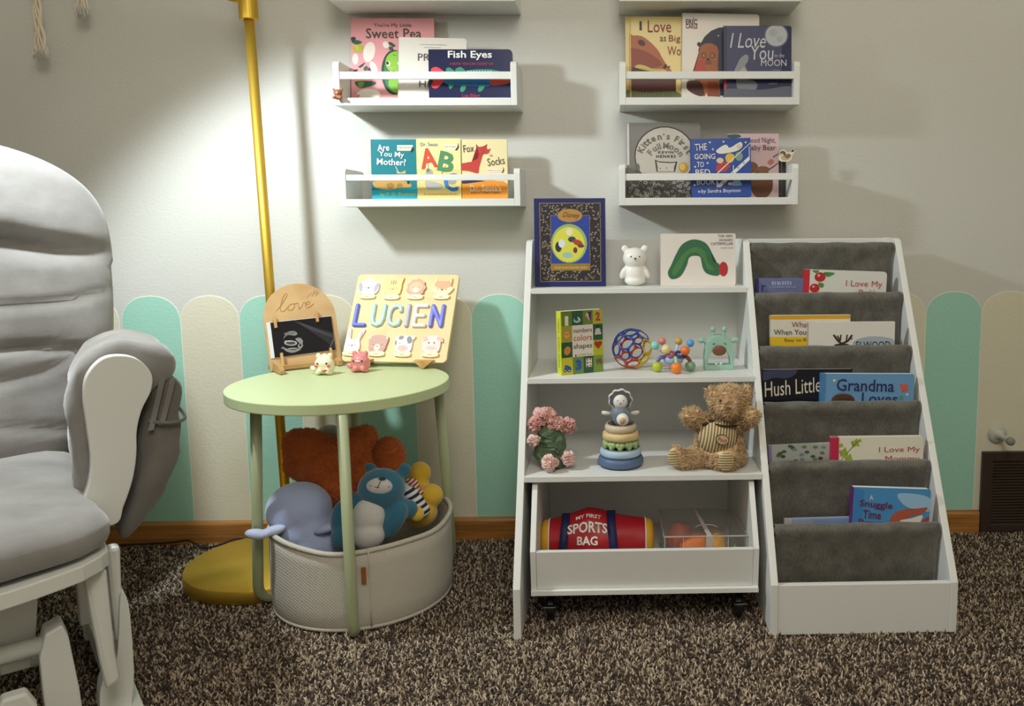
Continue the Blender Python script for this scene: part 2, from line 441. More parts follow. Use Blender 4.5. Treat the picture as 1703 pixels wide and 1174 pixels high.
# sling fabric
def fabric_mat(hexc, dark, scale=500):
    m = bpy.data.materials.new('fabric_'+hexc[1:]); m.use_nodes = True; nt = m.node_tree; b = nt.nodes['Principled BSDF']
    tc = nt.nodes.new('ShaderNodeTexCoord'); mp = nt.nodes.new('ShaderNodeMapping'); mp.inputs['Scale'].default_value = (1, 1, .25)
    n = nt.nodes.new('ShaderNodeTexNoise'); n.inputs['Scale'].default_value = scale; n.inputs['Detail'].default_value = 4
    n2 = nt.nodes.new('ShaderNodeTexNoise'); n2.inputs['Scale'].default_value = 28; n2.inputs['Detail'].default_value = 3
    ad = nt.nodes.new('ShaderNodeMath'); ad.operation = 'ADD'; mu = nt.nodes.new('ShaderNodeMath'); mu.operation = 'MULTIPLY'; mu.inputs[1].default_value = .5
    cr = nt.nodes.new('ShaderNodeValToRGB'); cr.color_ramp.elements[0].position = .36; cr.color_ramp.elements[0].color = lin(dark); cr.color_ramp.elements[1].position = .64; cr.color_ramp.elements[1].color = lin(hexc)
    bp = nt.nodes.new('ShaderNodeBump'); bp.inputs['Strength'].default_value = .3; bp.inputs['Distance'].default_value = .001
    L = nt.links
    L.new(tc.outputs['Object'], mp.inputs[0]); L.new(mp.outputs[0], n.inputs['Vector']); L.new(tc.outputs['Object'], n2.inputs['Vector'])
    L.new(n.outputs['Fac'], ad.inputs[0]); L.new(n2.outputs['Fac'], ad.inputs[1]); L.new(ad.outputs[0], mu.inputs[0]); L.new(mu.outputs[0], cr.inputs[0]); L.new(cr.outputs[0], b.inputs['Base Color'])
    L.new(n.outputs['Fac'], bp.inputs['Height']); L.new(bp.outputs['Normal'], b.inputs['Normal'])
    b.inputs['Roughness'].default_value = .95; b.inputs['Sheen Weight'].default_value = .3
    return m
GREY = fabric_mat('#76736b', '#545149')
rolls = [(-.137, .7365), (-.2007, .6287), (-.2656, .5195), (-.3297, .4118), (-.3939, .3037), (-.458, .1958)]
dow_mat = M('#c9c9c4', .3, .6)
for i, (ry, rz) in enumerate(rolls):
    yc, zc, rr = ry+.006, rz-.0115, .0115
    obj('dowel', TB([(XB+PT, yc, zc), (XC, yc, zc)], .0062, 12), dow_mat, org, smooth=True)
    # fabric: up the back, over the dowel, down the front, and back under (a J-shaped pocket)
    drop = .145 if i < 5 else .14
    pr_ = []
    for a in range(200, -1, -20):   # around the roll, from behind-below to front
        pass
    pts = [(yc+.0095, zc-.012)]
    for a in range(-10, 191, 20):
        pts.append((yc+rr*math.cos(R(a)), zc+rr*math.sin(R(a))*(1.0)))
    pts += [(yc-rr*.80, zc-.011), (yc-.0035, zc-.024), (yc-.0005, zc-.045), (yc+.001, zc-.09), (yc+.004, zc-drop+.012), (yc+.012, zc-drop), (yc+.03, zc-drop-.004), (yc+.040, zc-drop+.006), (yc+.046, zc-drop+.03)]
    bm = NB(); nx = 26; rows = []
    x0, x1 = XB+PT+.003, XC-.0045
    for j in range(nx+1):
        u = j/nx; x = x0+(x1-x0)*u; row = []
        for k, (y, z) in enumerate(pts):
            dy = .0012*math.sin(u*9+i*2)*(k > 12)+.0006*math.sin(u*31+k+i)
            dz = .0008*math.sin(u*23+i*3)
            row.append(bm.verts.new((x, y+dy, z+dz)))
        rows.append(row)
    for A, B in zip(rows, rows[1:]):
        for k in range(len(pts)-1): bm.faces.new((A[k], A[k+1], B[k+1], B[k]))
    obj('sling_pocket', bm, GREY, org, smooth=True, solid=.0022)

# --- rolling toy bin
bn = thing('rolling_toy_bin', 'white open toy bin on casters under the lowest bookcase shelf', 'toy bin', (.2185, 0, 0))
BW = .2225
bn_y0 = -.470
prof = [(-.10, .066), (-.462, .066), (bn_y0, .155), (-.400, .268), (-.10, .268)]
for s in (-1, 1):
    bm = NB(); prism(bm, prof, min(s*BW, s*(BW-.011)), max(s*BW, s*(BW-.011)), 'x'); obj('side_panel', bm, WHITE, bn, bevel=.0008)
obj('bottom_board', BX(-BW+.0003, BW-.0003, -.470, -.10, .0655, .0755), WHITE, bn, bevel=.0008)
bm = NB(); prism(bm, [(-.461, .076), (-.451, .076), (-.458, .1545), (-.470, .1545)], -BW+.0115, BW-.0115, 'x')
obj('front_panel', bm, WHITE, bn, bevel=.0008)
obj('back_panel', BX(-BW+.0115, BW-.0115, -.111, -.101, .076, .267), WHITE2, bn)
BLK = M('#1a1a1c', .35); CHR = M('#b9bcc0', .2, 1)
for sx in (-1, 1):
    for y in (-.43, -.14):
        cx = sx*.187
        bm = NB(); cyl(bm, (cx, y, .061), .016, .004, 20); box(bm, cx-.010, cx-.008, y-.016, y+.016, .03, .061); box(bm, cx+.008, cx+.010, y-.016, y+.016, .03, .061)
        c = obj('caster', bm, CHR if False else BLK, bn, bevel=.0005)
        m4 = Matrix.Translation((cx-.0075, y, .024)) @ Matrix.Rotation(PI/2, 4, 'Y')
        bm = NB(); cyl(bm, (0, 0, 0), .024, .015, 28, M4=m4); obj('wheel', bm, BLK, c, bevel=.003)
        bm = NB(); box(bm, cx-.012, cx+.012, y-.040, y-.030, .040, .043, ); cyl(bm, (0, 0, -.001), .005, .018, 12, M4=m4); obj('brake_lever', bm, CHR, c, bevel=.0004)

# --- side table
SAGE = M('#c9d6a4', .45); SAGE_L = M('#a9b08a', .4, bump=.03)
TC = Vector((-.399, -.322)); TR = .217; TZ = .465
tb = thing('side_table', 'round sage green metal side table beside the glider chair', 'table', (TC.x, TC.y, 0))
bm = NB(); cyl(bm, (0, 0, TZ-.021), TR, .021, 96); obj('tabletop', bm, SAGE, tb, bevel=.002)
def tleg(top, mid, foot, end):
    P = [Vector(top), Vector(mid)]
    pts = [P[0]-Vector((TC.x, TC.y, 0))]
    m = Vector(mid)-Vector((TC.x, TC.y, 0)); f_ = Vector(foot)-Vector((TC.x, TC.y, 0)); e = Vector(end)-Vector((TC.x, TC.y, 0))
    pts.append(m)
    for k in range(1, 8):
        t = k/7; pts.append(m*(1-t)**2+f_*2*t*(1-t)+e*t*t)
    return pts
legs = [((-.334, -.520, .4435), (-.3365, -.509, .05), (-.337, -.507, .004), (-.345, -.47, .008)),
        ((-.520, -.447, .4435), (-.575, -.36, .05), (-.584, -.345, .006), (-.545, -.325, .008)),
        ((-.205, -.300, .4435), (-.219, -.150, .05), (-.2185, -.132, .006), (-.245, -.165, .008)),
        ((-.430, -.150, .4435), (-.452, -.060, .05), (-.455, -.045, .006), (-.445, -.080, .008))]
for L in legs:
    pts = tleg(*L); obj('leg', TB(pts, .0105, 14), SAGE_L, tb, smooth=True)
bm = NB(); tube(bm, [(.0, -.14, TZ-.030), (0, .14, TZ-.030)], .006, 8); tube(bm, [(-.14, 0, TZ-.030), (.14, 0, TZ-.030)], .006, 8)
obj('under_brace', bm, SAGE_L, tb, smooth=True)

# --- floor lamp
BR = M('#dcb64a', .5, .85, bump=.02)
lp = thing('floor_lamp', 'brass floor lamp with a thin pole and round base behind the side table', 'lamp', (-.6, -.16, 0))
def L3(x, y, z): return (x+.6, y+.16, z)
bm = NB(); lathe(bm, [(0, 0), (.163, 0), (.166, .002), (.166, .029), (.1645, .031), (0, .031)], 96, Matrix.Translation(L3(-.632, -.188, 0)))
obj('lamp_base', bm, BR, lp)
obj('pole', TB([L3(-.598, -.133, .031), L3(-.6203, -.133, 1.225)], .0105, 20), BR, lp, smooth=True)
bm = NB(); tube(bm, [L3(-.6203, -.133, 1.224), L3(-.622, -.133, 1.36)], .0195, 28); obj('collar', bm, BR, lp, smooth=False, bevel=.001)
bm = NB(); tube(bm, [L3(-.640, -.140, 1.275), L3(-.70, -.30, 1.33), L3(-.80, -.57, 1.40), L3(-.845, -.66, 1.40)], .009, 12); obj('swing_arm', bm, BR, lp, smooth=True)
bm = NB(); tube(bm, [L3(-.6215, -.133, 1.262), L3(-.655, -.150, 1.268)], .008, 12); obj('arm_joint', bm, BR, lp, smooth=True)
ax = Vector((.42, .25, -.87)).normalized(); q = (-ax).to_track_quat('Z', 'Y').to_matrix().to_4x4()
m4 = Matrix.Translation(Vector(L3(*LAMP))) @ q
bm = NB(); lathe(bm, [(.052, .030), (.045, .062), (.028, .085), (.012, .09), (0, .09)], 40, m4)
obj('lamp_shade', bm, BR, lp, solid=.0015)
bm = NB(); ball(bm, (0, 0, 0), .02); xf(bm.verts, m4 @ Matrix.Translation((0, 0, .05)))
bulbm = M('#fff6e0', .5); bulbm2 = bpy.data.materials.new('bulb_glow'); bulbm2.use_nodes = True
bulbm2.node_tree.nodes['Principled BSDF'].inputs['Emission Color'].default_value = (1, .95, .85, 1); bulbm2.node_tree.nodes['Principled BSDF'].inputs['Emission Strength'].default_value = 8
obj('bulb', bm, bulbm2, lp, smooth=True)

# power cord
cp = [(-.60, -.030, .012), (-.68, -.020, .008), (-.76, -.035, .022), (-.80, -.05, .012), (-.84, -.05, .006), (-.88, -.035, .018), (-.92, -.028, .012), (-.98, -.03, .010), (-1.05, -.03, .008)]
cp = spline(cp, 8, False)
tag(obj('power_cord', TB(cp, .0024, 8), M('#17130f', .5), smooth=True), 'thin black power cord lying on the carpet along the baseboard', 'cord')

# --- return vent, door stop
BRN = M('#3b2d24', .45)
vt = thing('wall_vent', 'dark brown louvered wall vent at the right edge above the carpet', 'vent', (1.24, 0, 0))
VX0, VX1, VZ0, VZ1 = -.1555, .1555, .0, .2085
bm = NB()
box(bm, VX0, VX0+.026, -.014, -.001, VZ0, VZ1); box(bm, VX1-.026, VX1, -.014, -.001, VZ0, VZ1); box(bm, VX0+.026, VX1-.026, -.014, -.001, VZ1-.024, VZ1); box(bm, VX0+.026, VX1-.026, -.014, -.001, VZ0, VZ0+.020)
obj('vent_frame', bm, BRN, vt, bevel=.0015)
obj('backing', BX(VX0+.02, VX1-.02, -.003, -.001, .01, .19), M('#120d0a', .8), vt)
nsl = 22; me = None
for k in range(nsl):
    z = VZ0+.024+(VZ1-VZ0-.052)*k/(nsl-1)
    if me is None:
        bm = BX(VX0+.026, VX1-.026, -.006, .004, -.0006, .0006, Matrix.Rotation(R(38), 4, 'X')); s = obj('slat', bm, BRN, vt); me = s.data
    else: s = mesh_obj('slat', me, vt)
    s.location = (0, -.0095, z)
ds = thing('door_stop', 'white door stop with a round flange on the wall above the vent', 'door stop', (1.122, 0, .2525))
m4 = Matrix.Rotation(PI/2, 4, 'X')
bm = NB(); lathe(bm, [(0, .001), (.0235, .001), (.0245, .004), (.023, .007), (.017, .011), (.013, .013), (0, .0135)], 32, m4); obj('flange', bm, M('#c3c3b9', .4), ds)
bm = NB(); lathe(bm, [(.0145, .012), (.0085, .020), (.006, .03), (.0058, .052), (.0075, .058), (.0095, .062), (.0095, .070)], 20, m4); obj('stem', bm, M('#c9c9c0', .4), ds, smooth=True)
bm = NB(); lathe(bm, [(0, .069), (.0098, .069), (.0105, .072), (.0098, .077), (.006, .080), (0, .081)], 20, m4); obj('rubber_tip', bm, M('#8f8d86', .6), ds, smooth=True)

# macrame tassels
ROPE = M('#e9dcc4', .9, bump=.4, bscale=600)
def tassel(label, x, z, y, seed, wb):
    rd = random.Random(seed)
    t = thing('macrame_tassel', label, 'tassel', (x, y, z), group='macrame tassels hanging at the top left')
    for k in range(9):
        u = (k-4)/4; ph = rd.random()*6
        pts = []
        for j in range(34):
            s = j/33; zz = s*.30
            wd = wb*(1.0-.45*min(1, s*4)) if s < .25 else wb*.55
            pts.append((u*wd+.0022*math.sin(s*30+ph), .004*math.cos(k*2.1)+.0015*math.cos(s*28+ph), zz+(.006*rd.random() if j == 0 else 0)))
        obj('cord', TB(pts, .0022, 7), ROPE, t, smooth=True)
    bm = NB(); tube(bm, [(0, 0, .295), (0, 0, .33)], .012, 12); obj('wrap_knot', bm, ROPE, t, smooth=True)
    # frayed end
    n = 260; P = np.zeros((n, 3)); P[:, 0] = (rng.random(n)*2-1)*wb*1.05; P[:, 1] = rng.normal(size=n)*.003; P[:, 2] = rng.random(n)*.014
    N = np.tile(np.array([0, 0, -1.0]), (n, 1))
    spikes(P, N, .016, .0012, M('#f2eee6', .9), t, 'frayed_end', .35)
tassel('longer cream macrame tassel with a frayed end, left one', -1.122, 1.170, -.05, 3, .013)
tassel('shorter cream macrame tassel between the longer one and the brass pole', -1.024, 1.262, -.05, 5, .013)
rod = obj('wooden_rod', TB([(-1.40, -.045, 1.60), (-.90, -.045, 1.60)], .009, 14), wood('#b98d5a', '#8f6536'), None, smooth=True)
tag(rod, 'wooden rod above the photo edge that the macrame tassels hang from', 'rod')

# ---------------------------------------------------------------- books
PAGE = M('#efeade', .8)
class Cover:
    """maps sketch coordinates (left, top, right, bottom) onto the front of a book or board of size w x h"""
    def __init__(s, root, w, h, l, t, r, b):
        s.root, s.w, s.h, s.l, s.t, s.r, s.b = root, w, h, l, t, r, b
        s.sx = w/(r-l); s.sy = h/(b-t); s.items = []; s.y = -.0004
    def P(s, x, y): return ((x-s.l)*s.sx, s.h-(y-s.t)*s.sy)
    def clip(s, pts): return [(min(max(x, .0003), s.w-.0003), min(max(z, .0003), s.h-.0003)) for x, z in pts]
    def e(s, c, x, y, rx, ry=None, rot=0, n=26, a0=0, a1=360):
        cx, cz = s.P(x, y); s.items.append((c, s.clip(ell(cx, cz, rx*s.sx, (ry or rx)*s.sy, rot, n, a0, a1)))); return s
    def p(s, c, pts, sm=False):
        if sm: pts = spline(pts, 5)
        s.items.append((c, s.clip([s.P(*q) for q in pts]))); return s
    def r_(s, c, x0, y0, x1, y1): return s.p(c, [(x0, y1), (x1, y1), (x1, y0), (x0, y0)])
    def dash(s, c, x, y, w, h, n=9):
        rd_ = random.Random(int(x*7+y))
        for k in range(n):
            x0 = x-w/2+w*k/n; s.r_(c, x0, y-h/2*(.6+.4*rd_.random()), x0+w/n*(.45+.35*rd_.random()), y+h/2)
        return s
    def ln(s, c, pts, w):
        for a, b in zip(pts, pts[1:]): s.items.append((c, s.clip(line(s.P(*a), s.P(*b), w*s.sx))))
        return s
    def T(s, text, x, y, w, h, c, rot=0, bold=.0, shear=0, **k):
        cx, cz = s.P(x, y); txt(s.root, text, cx, cz, w*s.sx if w else None, h*s.sy if h else None, c, rot, y=-.004 if False else s.ty, bold=bold, shear=shear, **k); return s
    ty = -.0013
    def done(s, name='cover_picture', y=-.0004):
        if s.items: pic(s.root, s.items, y, name, min(.00003, .0007/len(s.items)))
        return s
def book(label, x, y, z, w, h, t, cover, lean=4, rz=0, ry=0, board=False, spine=None, rnd=.006, corners='bc', rough=.35, name='picture_book', group=None, cat='book', spine_w=0):
    root = thing(name, label, cat, (x, y, z), R(rz), group, R(-lean), R(ry))
    cm = M(cover, rough)
    if board:
        bm = NB(); prism(bm, rrect(0, 0, w, h, rnd, 5, corners), 0, .0012); prism(bm, rrect(0, 0, w, h, rnd, 5, corners), t-.0012, t); box(bm, 0, .0012, 0, t, 0, h)
        obj('cover', bm, cm, root)
        bm = NB(); prism(bm, rrect(.0012, .0004, w-.0006, h-.0006, rnd, 5, corners), .0012, t-.0012); obj('pages', bm, PAGE, root)
    else:
        bm = NB(); box(bm, 0, w, 0, .0018, 0, h); box(bm, 0, w, t-.0018, t, 0, h); box(bm, 0, .0018, .0018, t-.0018, 0, h)
        obj('cover', bm, cm, root, bevel=.0004)
        bm = NB(); box(bm, .0018, w-.003, .0018, t-.0018, .003, h-.003); obj('pages', bm, PAGE, root)
    if spine: obj('spine', BX(-.0006, spine_w or .004, -.0005, t, .0002, h-.0002), M(spine, rough), root)
    return root
SH1, SH2 = 1.0612, .8402
# upper left shelf
w, h = .190, .193
b = book('pink picture book with a green pod, white petals and grey lettering', -.4345, -.050, SH1, w, h, .012, '#eba3a6', 7)
c = Cover(b, w, h, 100, 75, 838, 825)
c.e('#f4e9e0', 262, 378, 52, 92, -12).e('#f4e9e0', 300, 520, 30, 62, 20).e('#f4e9e0', 255, 755, 105, 50).e('#f1e4dc', 140, 440, 28, 50)
c.e('#b8b93a', 165, 345, 48, 38).e('#d7c23f', 150, 330, 16, 34, 20).e('#b8b93a', 225, 560, 48, 12)
c.p('#24563f', [(105, 285), (150, 270), (200, 290), (150, 312)], 1).p('#1f2f4a', [(103, 250), (140, 245), (140, 270), (112, 285)], 1).p('#1f2f4a', [(165, 510), (215, 475), (222, 480), (190, 515)], 1).p('#2a5a3e', [(120, 545), (160, 530), (140, 570), (122, 580)], 1)
c.p('#1f2f4a', [(240, 540), (265, 510), (280, 545)]).p('#2a5a3e', [(210, 525), (235, 500), (250, 520), (225, 545)], 1)
c.p('#2a5a3e', [(140, 640), (300, 640), (310, 668), (200, 700), (160, 690)], 1).p('#6a8f2e', [(170, 645), (215, 650), (190, 700), (165, 690)], 1)
c.e('#1c3a2c', 480, 558, 112, 200).e('#2f7a4c', 490, 558, 100, 186).e('#8cc63a', 505, 470, 100, 100).e('#7fbb33', 520, 655, 90, 90)
c.e('#f3eee6', 430, 482, 19, 22).e('#151515', 424, 478, 12, 15).e('#f2a0a0', 455, 520, 16, 8).e('#f3eee6', 525, 478, 15, 18).e('#151515', 530, 475, 10, 14)
c.p('#23523a', [(440, 330), (470, 330), (475, 360), (438, 360)]).p('#23523a', [(430, 300), (455, 290), (495, 322), (470, 330)], 1).e('#f4e9e0', 410, 315, 26, 32, 30).ln('#1c3a2c', [(470, 402), (500, 410)], 4).ln('#3f6a20', [(470, 548), (510, 558), (560, 545)], 7)
c.e('#b04a5a', 165, 768, 8)
c.T("You're My Little", 470, 143, 330, 42, '#5d4a4d').T('Sweet Pea', 480, 212, 490, 88, '#3c4038', bold=.004).done()
w, h = .154, .143
b = book('plain white picture book between the pink and the dark blue one', -.3225, -.074, SH1+.0006, w, h, .011, '#e9e4da', 6, ry=1.2, board=True, rnd=.008)
c = Cover(b, w, h, 535, 235, 1115, 825)
c.e('#ddb437', 815, 530, 22, 40)
c.dash('#9a978f', 830, 300, 230, 7, 22).dash('#9a978f', 825, 326, 140, 6, 14).T('PR', 752, 418, 100, 66, '#55534e').T('HE', 770, 668, 110, 60, '#55534e').done()
w, h = .187, .1115
b = book('dark blue board book with a rainbow coloured fish and white title', -.2480, -.093, SH1, w, h, .012, '#0c1646', 5, board=True, rnd=.009, rough=.3)
c = Cover(b, w, h, 815, 382, 1548, 815)
RED, TEA, BLU = '#e8404a', '#2f8d70', '#2a78c4'
c.p(RED, [(835, 560), (870, 535), (910, 545), (960, 590), (950, 650), (890, 715), (850, 715), (835, 690), (860, 640)], 1)
c.p(TEA, [(965, 560), (990, 538), (1030, 560), (1050, 590), (990, 600)], 1).p(TEA, [(1045, 560), (1090, 535), (1130, 560), (1140, 590), (1080, 590)], 1).p(TEA, [(1100, 575), (1250, 555), (1400, 562), (1530, 610), (1545, 640), (1400, 660), (1000, 660), (950, 625)], 1)
c.p(BLU, [(970, 650), (1380, 640), (1340, 700), (1200, 700), (1000, 690)], 1).p('#d0463e', [(1360, 640), (1525, 650), (1500, 680), (1370, 695)], 1).p(TEA, [(975, 670), (1050, 680), (1000, 730)]).e(TEA, 1115, 715, 22, 40, -25).e(TEA, 1275, 712, 22, 44, -35)
for k in range(9): c.e('#cfe3df', 1160+k*25, 572, 6, 5)
for k in range(11): c.e('#10387a', 1040+k*30, 678, 4, 4)
c.e('#e8e8e8', 1420, 600, 10, 9).e('#111111', 1420, 600, 5, 5)
c.T('Fish Eyes', 1178, 436, 385, 80, '#f4f4f2', bold=.02).T('A BOOK YOU CAN COUNT ON', 1190, 508, 380, 22, '#c5405a').T('Lois Ehlert', 1185, 783, 155, 32, '#c5405a').done()
# lower left shelf
w, h = .104, .136
b = book('teal picture book with white lettering and a tan dog, left on its shelf', -.388, -.080, SH2, w, h, .010, '#12808c', 4, rz=2, board=True, rnd=.003)
c = Cover(b, w, h, 300, 62, 705, 605)
c.p('#18a6bd', [(300, 605), (705, 605), (705, 500), (300, 520)]).p('#c79a4e', [(318, 440), (500, 430), (600, 440), (645, 470), (640, 495), (540, 500), (450, 520), (360, 505), (325, 490)], 1).e('#1b1b1b', 622, 452, 12, 14).p('#a67a34', [(430, 470), (470, 455), (500, 480), (470, 512), (440, 500)], 1).p('#a67a34', [(520, 470), (560, 460), (570, 500), (530, 505)], 1)
c.p('#c9b06a', [(515, 350), (560, 360), (600, 340), (600, 372), (530, 372)]).ln('#d9d9c9', [(512, 305), (540, 365)], 6).r_('#e9e2cc', 530, 113, 668, 165).T('bright and early', 600, 136, 125, 14, '#a04040').p('#1a1a2a', [(645, 170), (665, 130), (680, 150), (660, 182)])
c.T('Are', 410, 137, 105, 60, '#f0f2ee', 2, bold=.015).T('You My', 480, 203, 222, 62, '#f0f2ee', -3, bold=.015).T('Mother?', 478, 266, 255, 60, '#f0f2ee', -2, bold=.015).T('by P. D. Eastman', 530, 562, 310, 38, '#b5cf4e').done()
w, h = .101, .1375
b = book('pale yellow book with big red, green and blue alphabet letters', -.2855, -.080, SH2, w, h, .010, '#ecd98a', 4, board=True, rnd=.003)
c = Cover(b, w, h, 700, 60, 1092, 605)
c.r_('#f1e3a0', 700, 60, 1092, 340)
c.e('#a9a8a2', 812, 380, 32, 50).p('#b9b8b2', [(780, 440), (860, 450), (930, 480), (900, 515), (800, 515), (775, 480)], 1).e('#a9a8a2', 1010, 440, 38, 32).ln('#55544e', [(800, 250), (806, 330)], 5).e('#77766e', 800, 345, 16, 18).ln('#55544e', [(960, 300), (920, 375)], 5)
c.r_('#efe6d2', 945, 112, 1060, 158).T('bright and early', 1000, 134, 100, 14, '#a06050').p('#2a2a2a', [(1040, 165), (1062, 140), (1072, 98), (1078, 140), (1060, 168)])
c.T('Dr. Seuss', 815, 112, 150, 32, '#2f5f93').T('A', 805, 236, 150, 178, '#d5482a', 8, bold=.03).T('B', 965, 270, 140, 180, '#4d8b5b', -12, bold=.03).T('C', 1005, 450, 135, 165, '#2f7fd1', -10, bold=.03).T("An Amazing Alphabet Book!", 905, 562, 295, 20, '#b5653a').done()
w, h = .104, .1355
b = book('pale yellow book with a red animal and an orange lower edge, right on its shelf', -.1830, -.080, SH2, w, h, .010, '#efe0ac', 4, rz=-1, board=True, rnd=.005)
c = Cover(b, w, h, 1092, 62, 1490, 605)
c.p('#c1392f', [(1092, 280), (1180, 265), (1230, 240), (1250, 200), (1225, 130), (1262, 130), (1300, 120), (1320, 150), (1310, 190), (1270, 205), (1262, 260), (1245, 320), (1240, 370), (1215, 370), (1150, 350), (1092, 345)], 0).p('#c1392f', [(1300, 165), (1350, 145), (1330, 190), (1300, 200)]).p('#8f2a22', [(1222, 135), (1220, 105), (1240, 130)]).p('#8f2a22', [(1290, 125), (1318, 105), (1312, 135)])
c.p('#f09a2e', [(1092, 470), (1180, 445), (1350, 435), (1460, 445), (1490, 470), (1490, 605), (1092, 605)]).p('#22264a', [(1092, 440), (1180, 435), (1300, 440), (1200, 455), (1100, 465)], 1)
c.r_('#f3e4dc', 1318, 330, 1435, 362).T('bright and early', 1376, 346, 105, 12, '#8a6a60').p('#2a2a2a', [(1440, 368), (1455, 340), (1455, 310), (1464, 345), (1450, 370)])
c.T('Fox', 1155, 145, 92, 66, '#3c3a34', 5).T('in', 1350, 208, 24, 26, '#8a8060').T('Socks', 1392, 262, 150, 72, '#4a473e', 8).T("Dr. Seuss's", 1300, 505, 270, 58, '#f3e7c8', bold=.008).T('Book of Tongue Tanglers', 1300, 548, 255, 20, '#4a2f1a').done()
# upper right shelf
w, h = .150, .191
b = book('yellow picture book with a big brown bear head, at the left end', .1945, -.066, SH1, w, h, .011, '#e8cf80', 5, spine='#d8bd6a', spine_w=.008)
c = Cover(b, w, h, 110, 120, 740, 895)
c.p('#b4623c', [(118, 310), (180, 295), (260, 300), (340, 350), (420, 430), (470, 520), (510, 570), (560, 640), (560, 730), (118, 760)], 1).p('#5a2418', [(118, 640), (300, 640), (590, 660), (590, 840), (118, 840)]).p('#8e3d28', [(118, 420), (300, 440), (460, 560), (300, 600), (118, 600)], 1).e('#4a1f18', 262, 362, 38, 26, -30).p('#3a1a12', [(160, 620), (200, 575), (300, 580), (430, 620), (430, 640), (160, 640)], 1).p('#cdbf58', [(195, 585), (230, 563), (290, 570), (370, 600), (470, 605), (500, 625), (400, 632), (290, 612)], 1)
c.p('#2a1410', [(465, 590), (485, 560), (505, 572), (490, 600)], 1).p('#2a1410', [(510, 580), (540, 572), (520, 600)]).p('#5f6f3a', [(118, 800), (300, 820), (590, 810), (590, 880), (118, 880)], 1)
for k in range(16): c.ln('#8d9c52', [(130+k*28, 850), (140+k*28, 812+9*(k % 3))], 4)
c.r_('#d9bd6c', 148, 122, 160, 890)
c.T('I', 254, 206, 22, 82, '#3a3430').T('Love', 435, 212, 225, 108, '#8c2f26').T('as', 468, 328, 60, 42, '#4a463e').T('Big', 580, 330, 110, 75, '#8c2f26').T('World', 620, 436, 220, 84, '#8c2f26').done()
w, h = .176, .196
b = book('tall white picture book with a brown bear under a night-blue arch', .3195, -.079, SH1, w, h, .010, '#e9e2d6', 5, ry=1.0, board=True, rnd=.007)
c = Cover(b, w, h, 592, 88, 1300, 880)
c.p('#0e1a3c', [(745, 420), (760, 370), (800, 300), (860, 245), (930, 215), (1010, 208), (1060, 220), (1150, 260), (1150, 620), (1100, 830), (760, 840)], 0).p('#e9e2d6', [(600, 560), (690, 640), (640, 720), (645, 770), (760, 850), (600, 860)], 0)
c.p('#a85a28', [(750, 430), (765, 385), (810, 360), (870, 360), (915, 385), (930, 430), (925, 560), (940, 700), (950, 845), (780, 840), (690, 640), (720, 590)], 0).p('#b5412a', [(700, 640), (740, 520), (800, 500), (830, 640)], 0).p('#4a2016', [(640, 740), (660, 705), (760, 705), (800, 790), (790, 840), (720, 830), (650, 785)], 1).p('#93401f', [(830, 705), (920, 705), (945, 845), (840, 840)]).e('#2a1512', 750, 370, 18, 20)
c.e('#5a3418', 795, 470, 24, 26).e('#5a3418', 875, 470, 24, 26).e('#c58a4e', 797, 470, 13, 15).e('#c58a4e', 872, 470, 13, 15).e('#1c1410', 800, 470, 6).e('#1c1410', 870, 470, 6).e('#3a2015', 835, 508, 18, 14).e('#7a4a2a', 838, 535, 30, 18).e('#f0f0f0', 925, 290, 6).p('#f0ede6', [(810, 850), (822, 812), (835, 850)])
c.T('ERIC', 678, 168, 104, 48, '#2c2a2c', bold=.02).T('CARLE', 680, 208, 108, 42, '#8a2c30', bold=.02).T('gift', 1200, 222, 60, 40, '#2c2a2c').p('#b5412a', [(688, 140), (698, 128), (702, 150)]).done()
w, h = .1535, .161
b = book('night-blue picture book with a pale moon and a seal-like white animal', .4135, -.102, SH1, w, h, .010, '#303457', 4, board=True, rnd=.005, rough=.16)
c = Cover(b, w, h, 962, 228, 1590, 865)
c.r_('#3a3e63', 992, 232, 1500, 640).r_('#2a2d4c', 964, 230, 990, 690).r_('#a8323c', 964, 700, 990, 864).e('#5a6080', 1448, 312, 112, 106).e('#b9bcc0', 1448, 312, 100, 94).e('#a9adb4', 1420, 290, 40, 34).e('#a9adb4', 1480, 345, 30, 26)
c.p('#8f8f97', [(1065, 640), (1090, 560), (1120, 510), (1165, 480), (1190, 495), (1185, 540), (1160, 580), (1180, 640)], 1).p('#b3a79c', [(1100, 640), (1150, 590), (1178, 630), (1170, 642)], 1).p('#7a7c88', [(1080, 700), (1180, 700), (1260, 720), (1265, 780), (1180, 830), (1100, 800)], 1).p('#5d606f', [(1000, 780), (1300, 790), (1585, 760), (1585, 860), (1000, 860)], 1)
c.T('I Love', 1185, 358, 330, 130, '#cfd0d2', 0, shear=.25).T('You', 1318, 465, 210, 125, '#cfd0d2', shear=.1).T('to the', 1476, 488, 92, 34, '#b9bac0', shear=.2).T('MOON', 1425, 553, 235, 58, '#cfd0d2').dash('#9a9cac', 1450, 616, 70, 7, 6).dash('#8b8d9c', 1420, 735, 80, 14, 5).done()
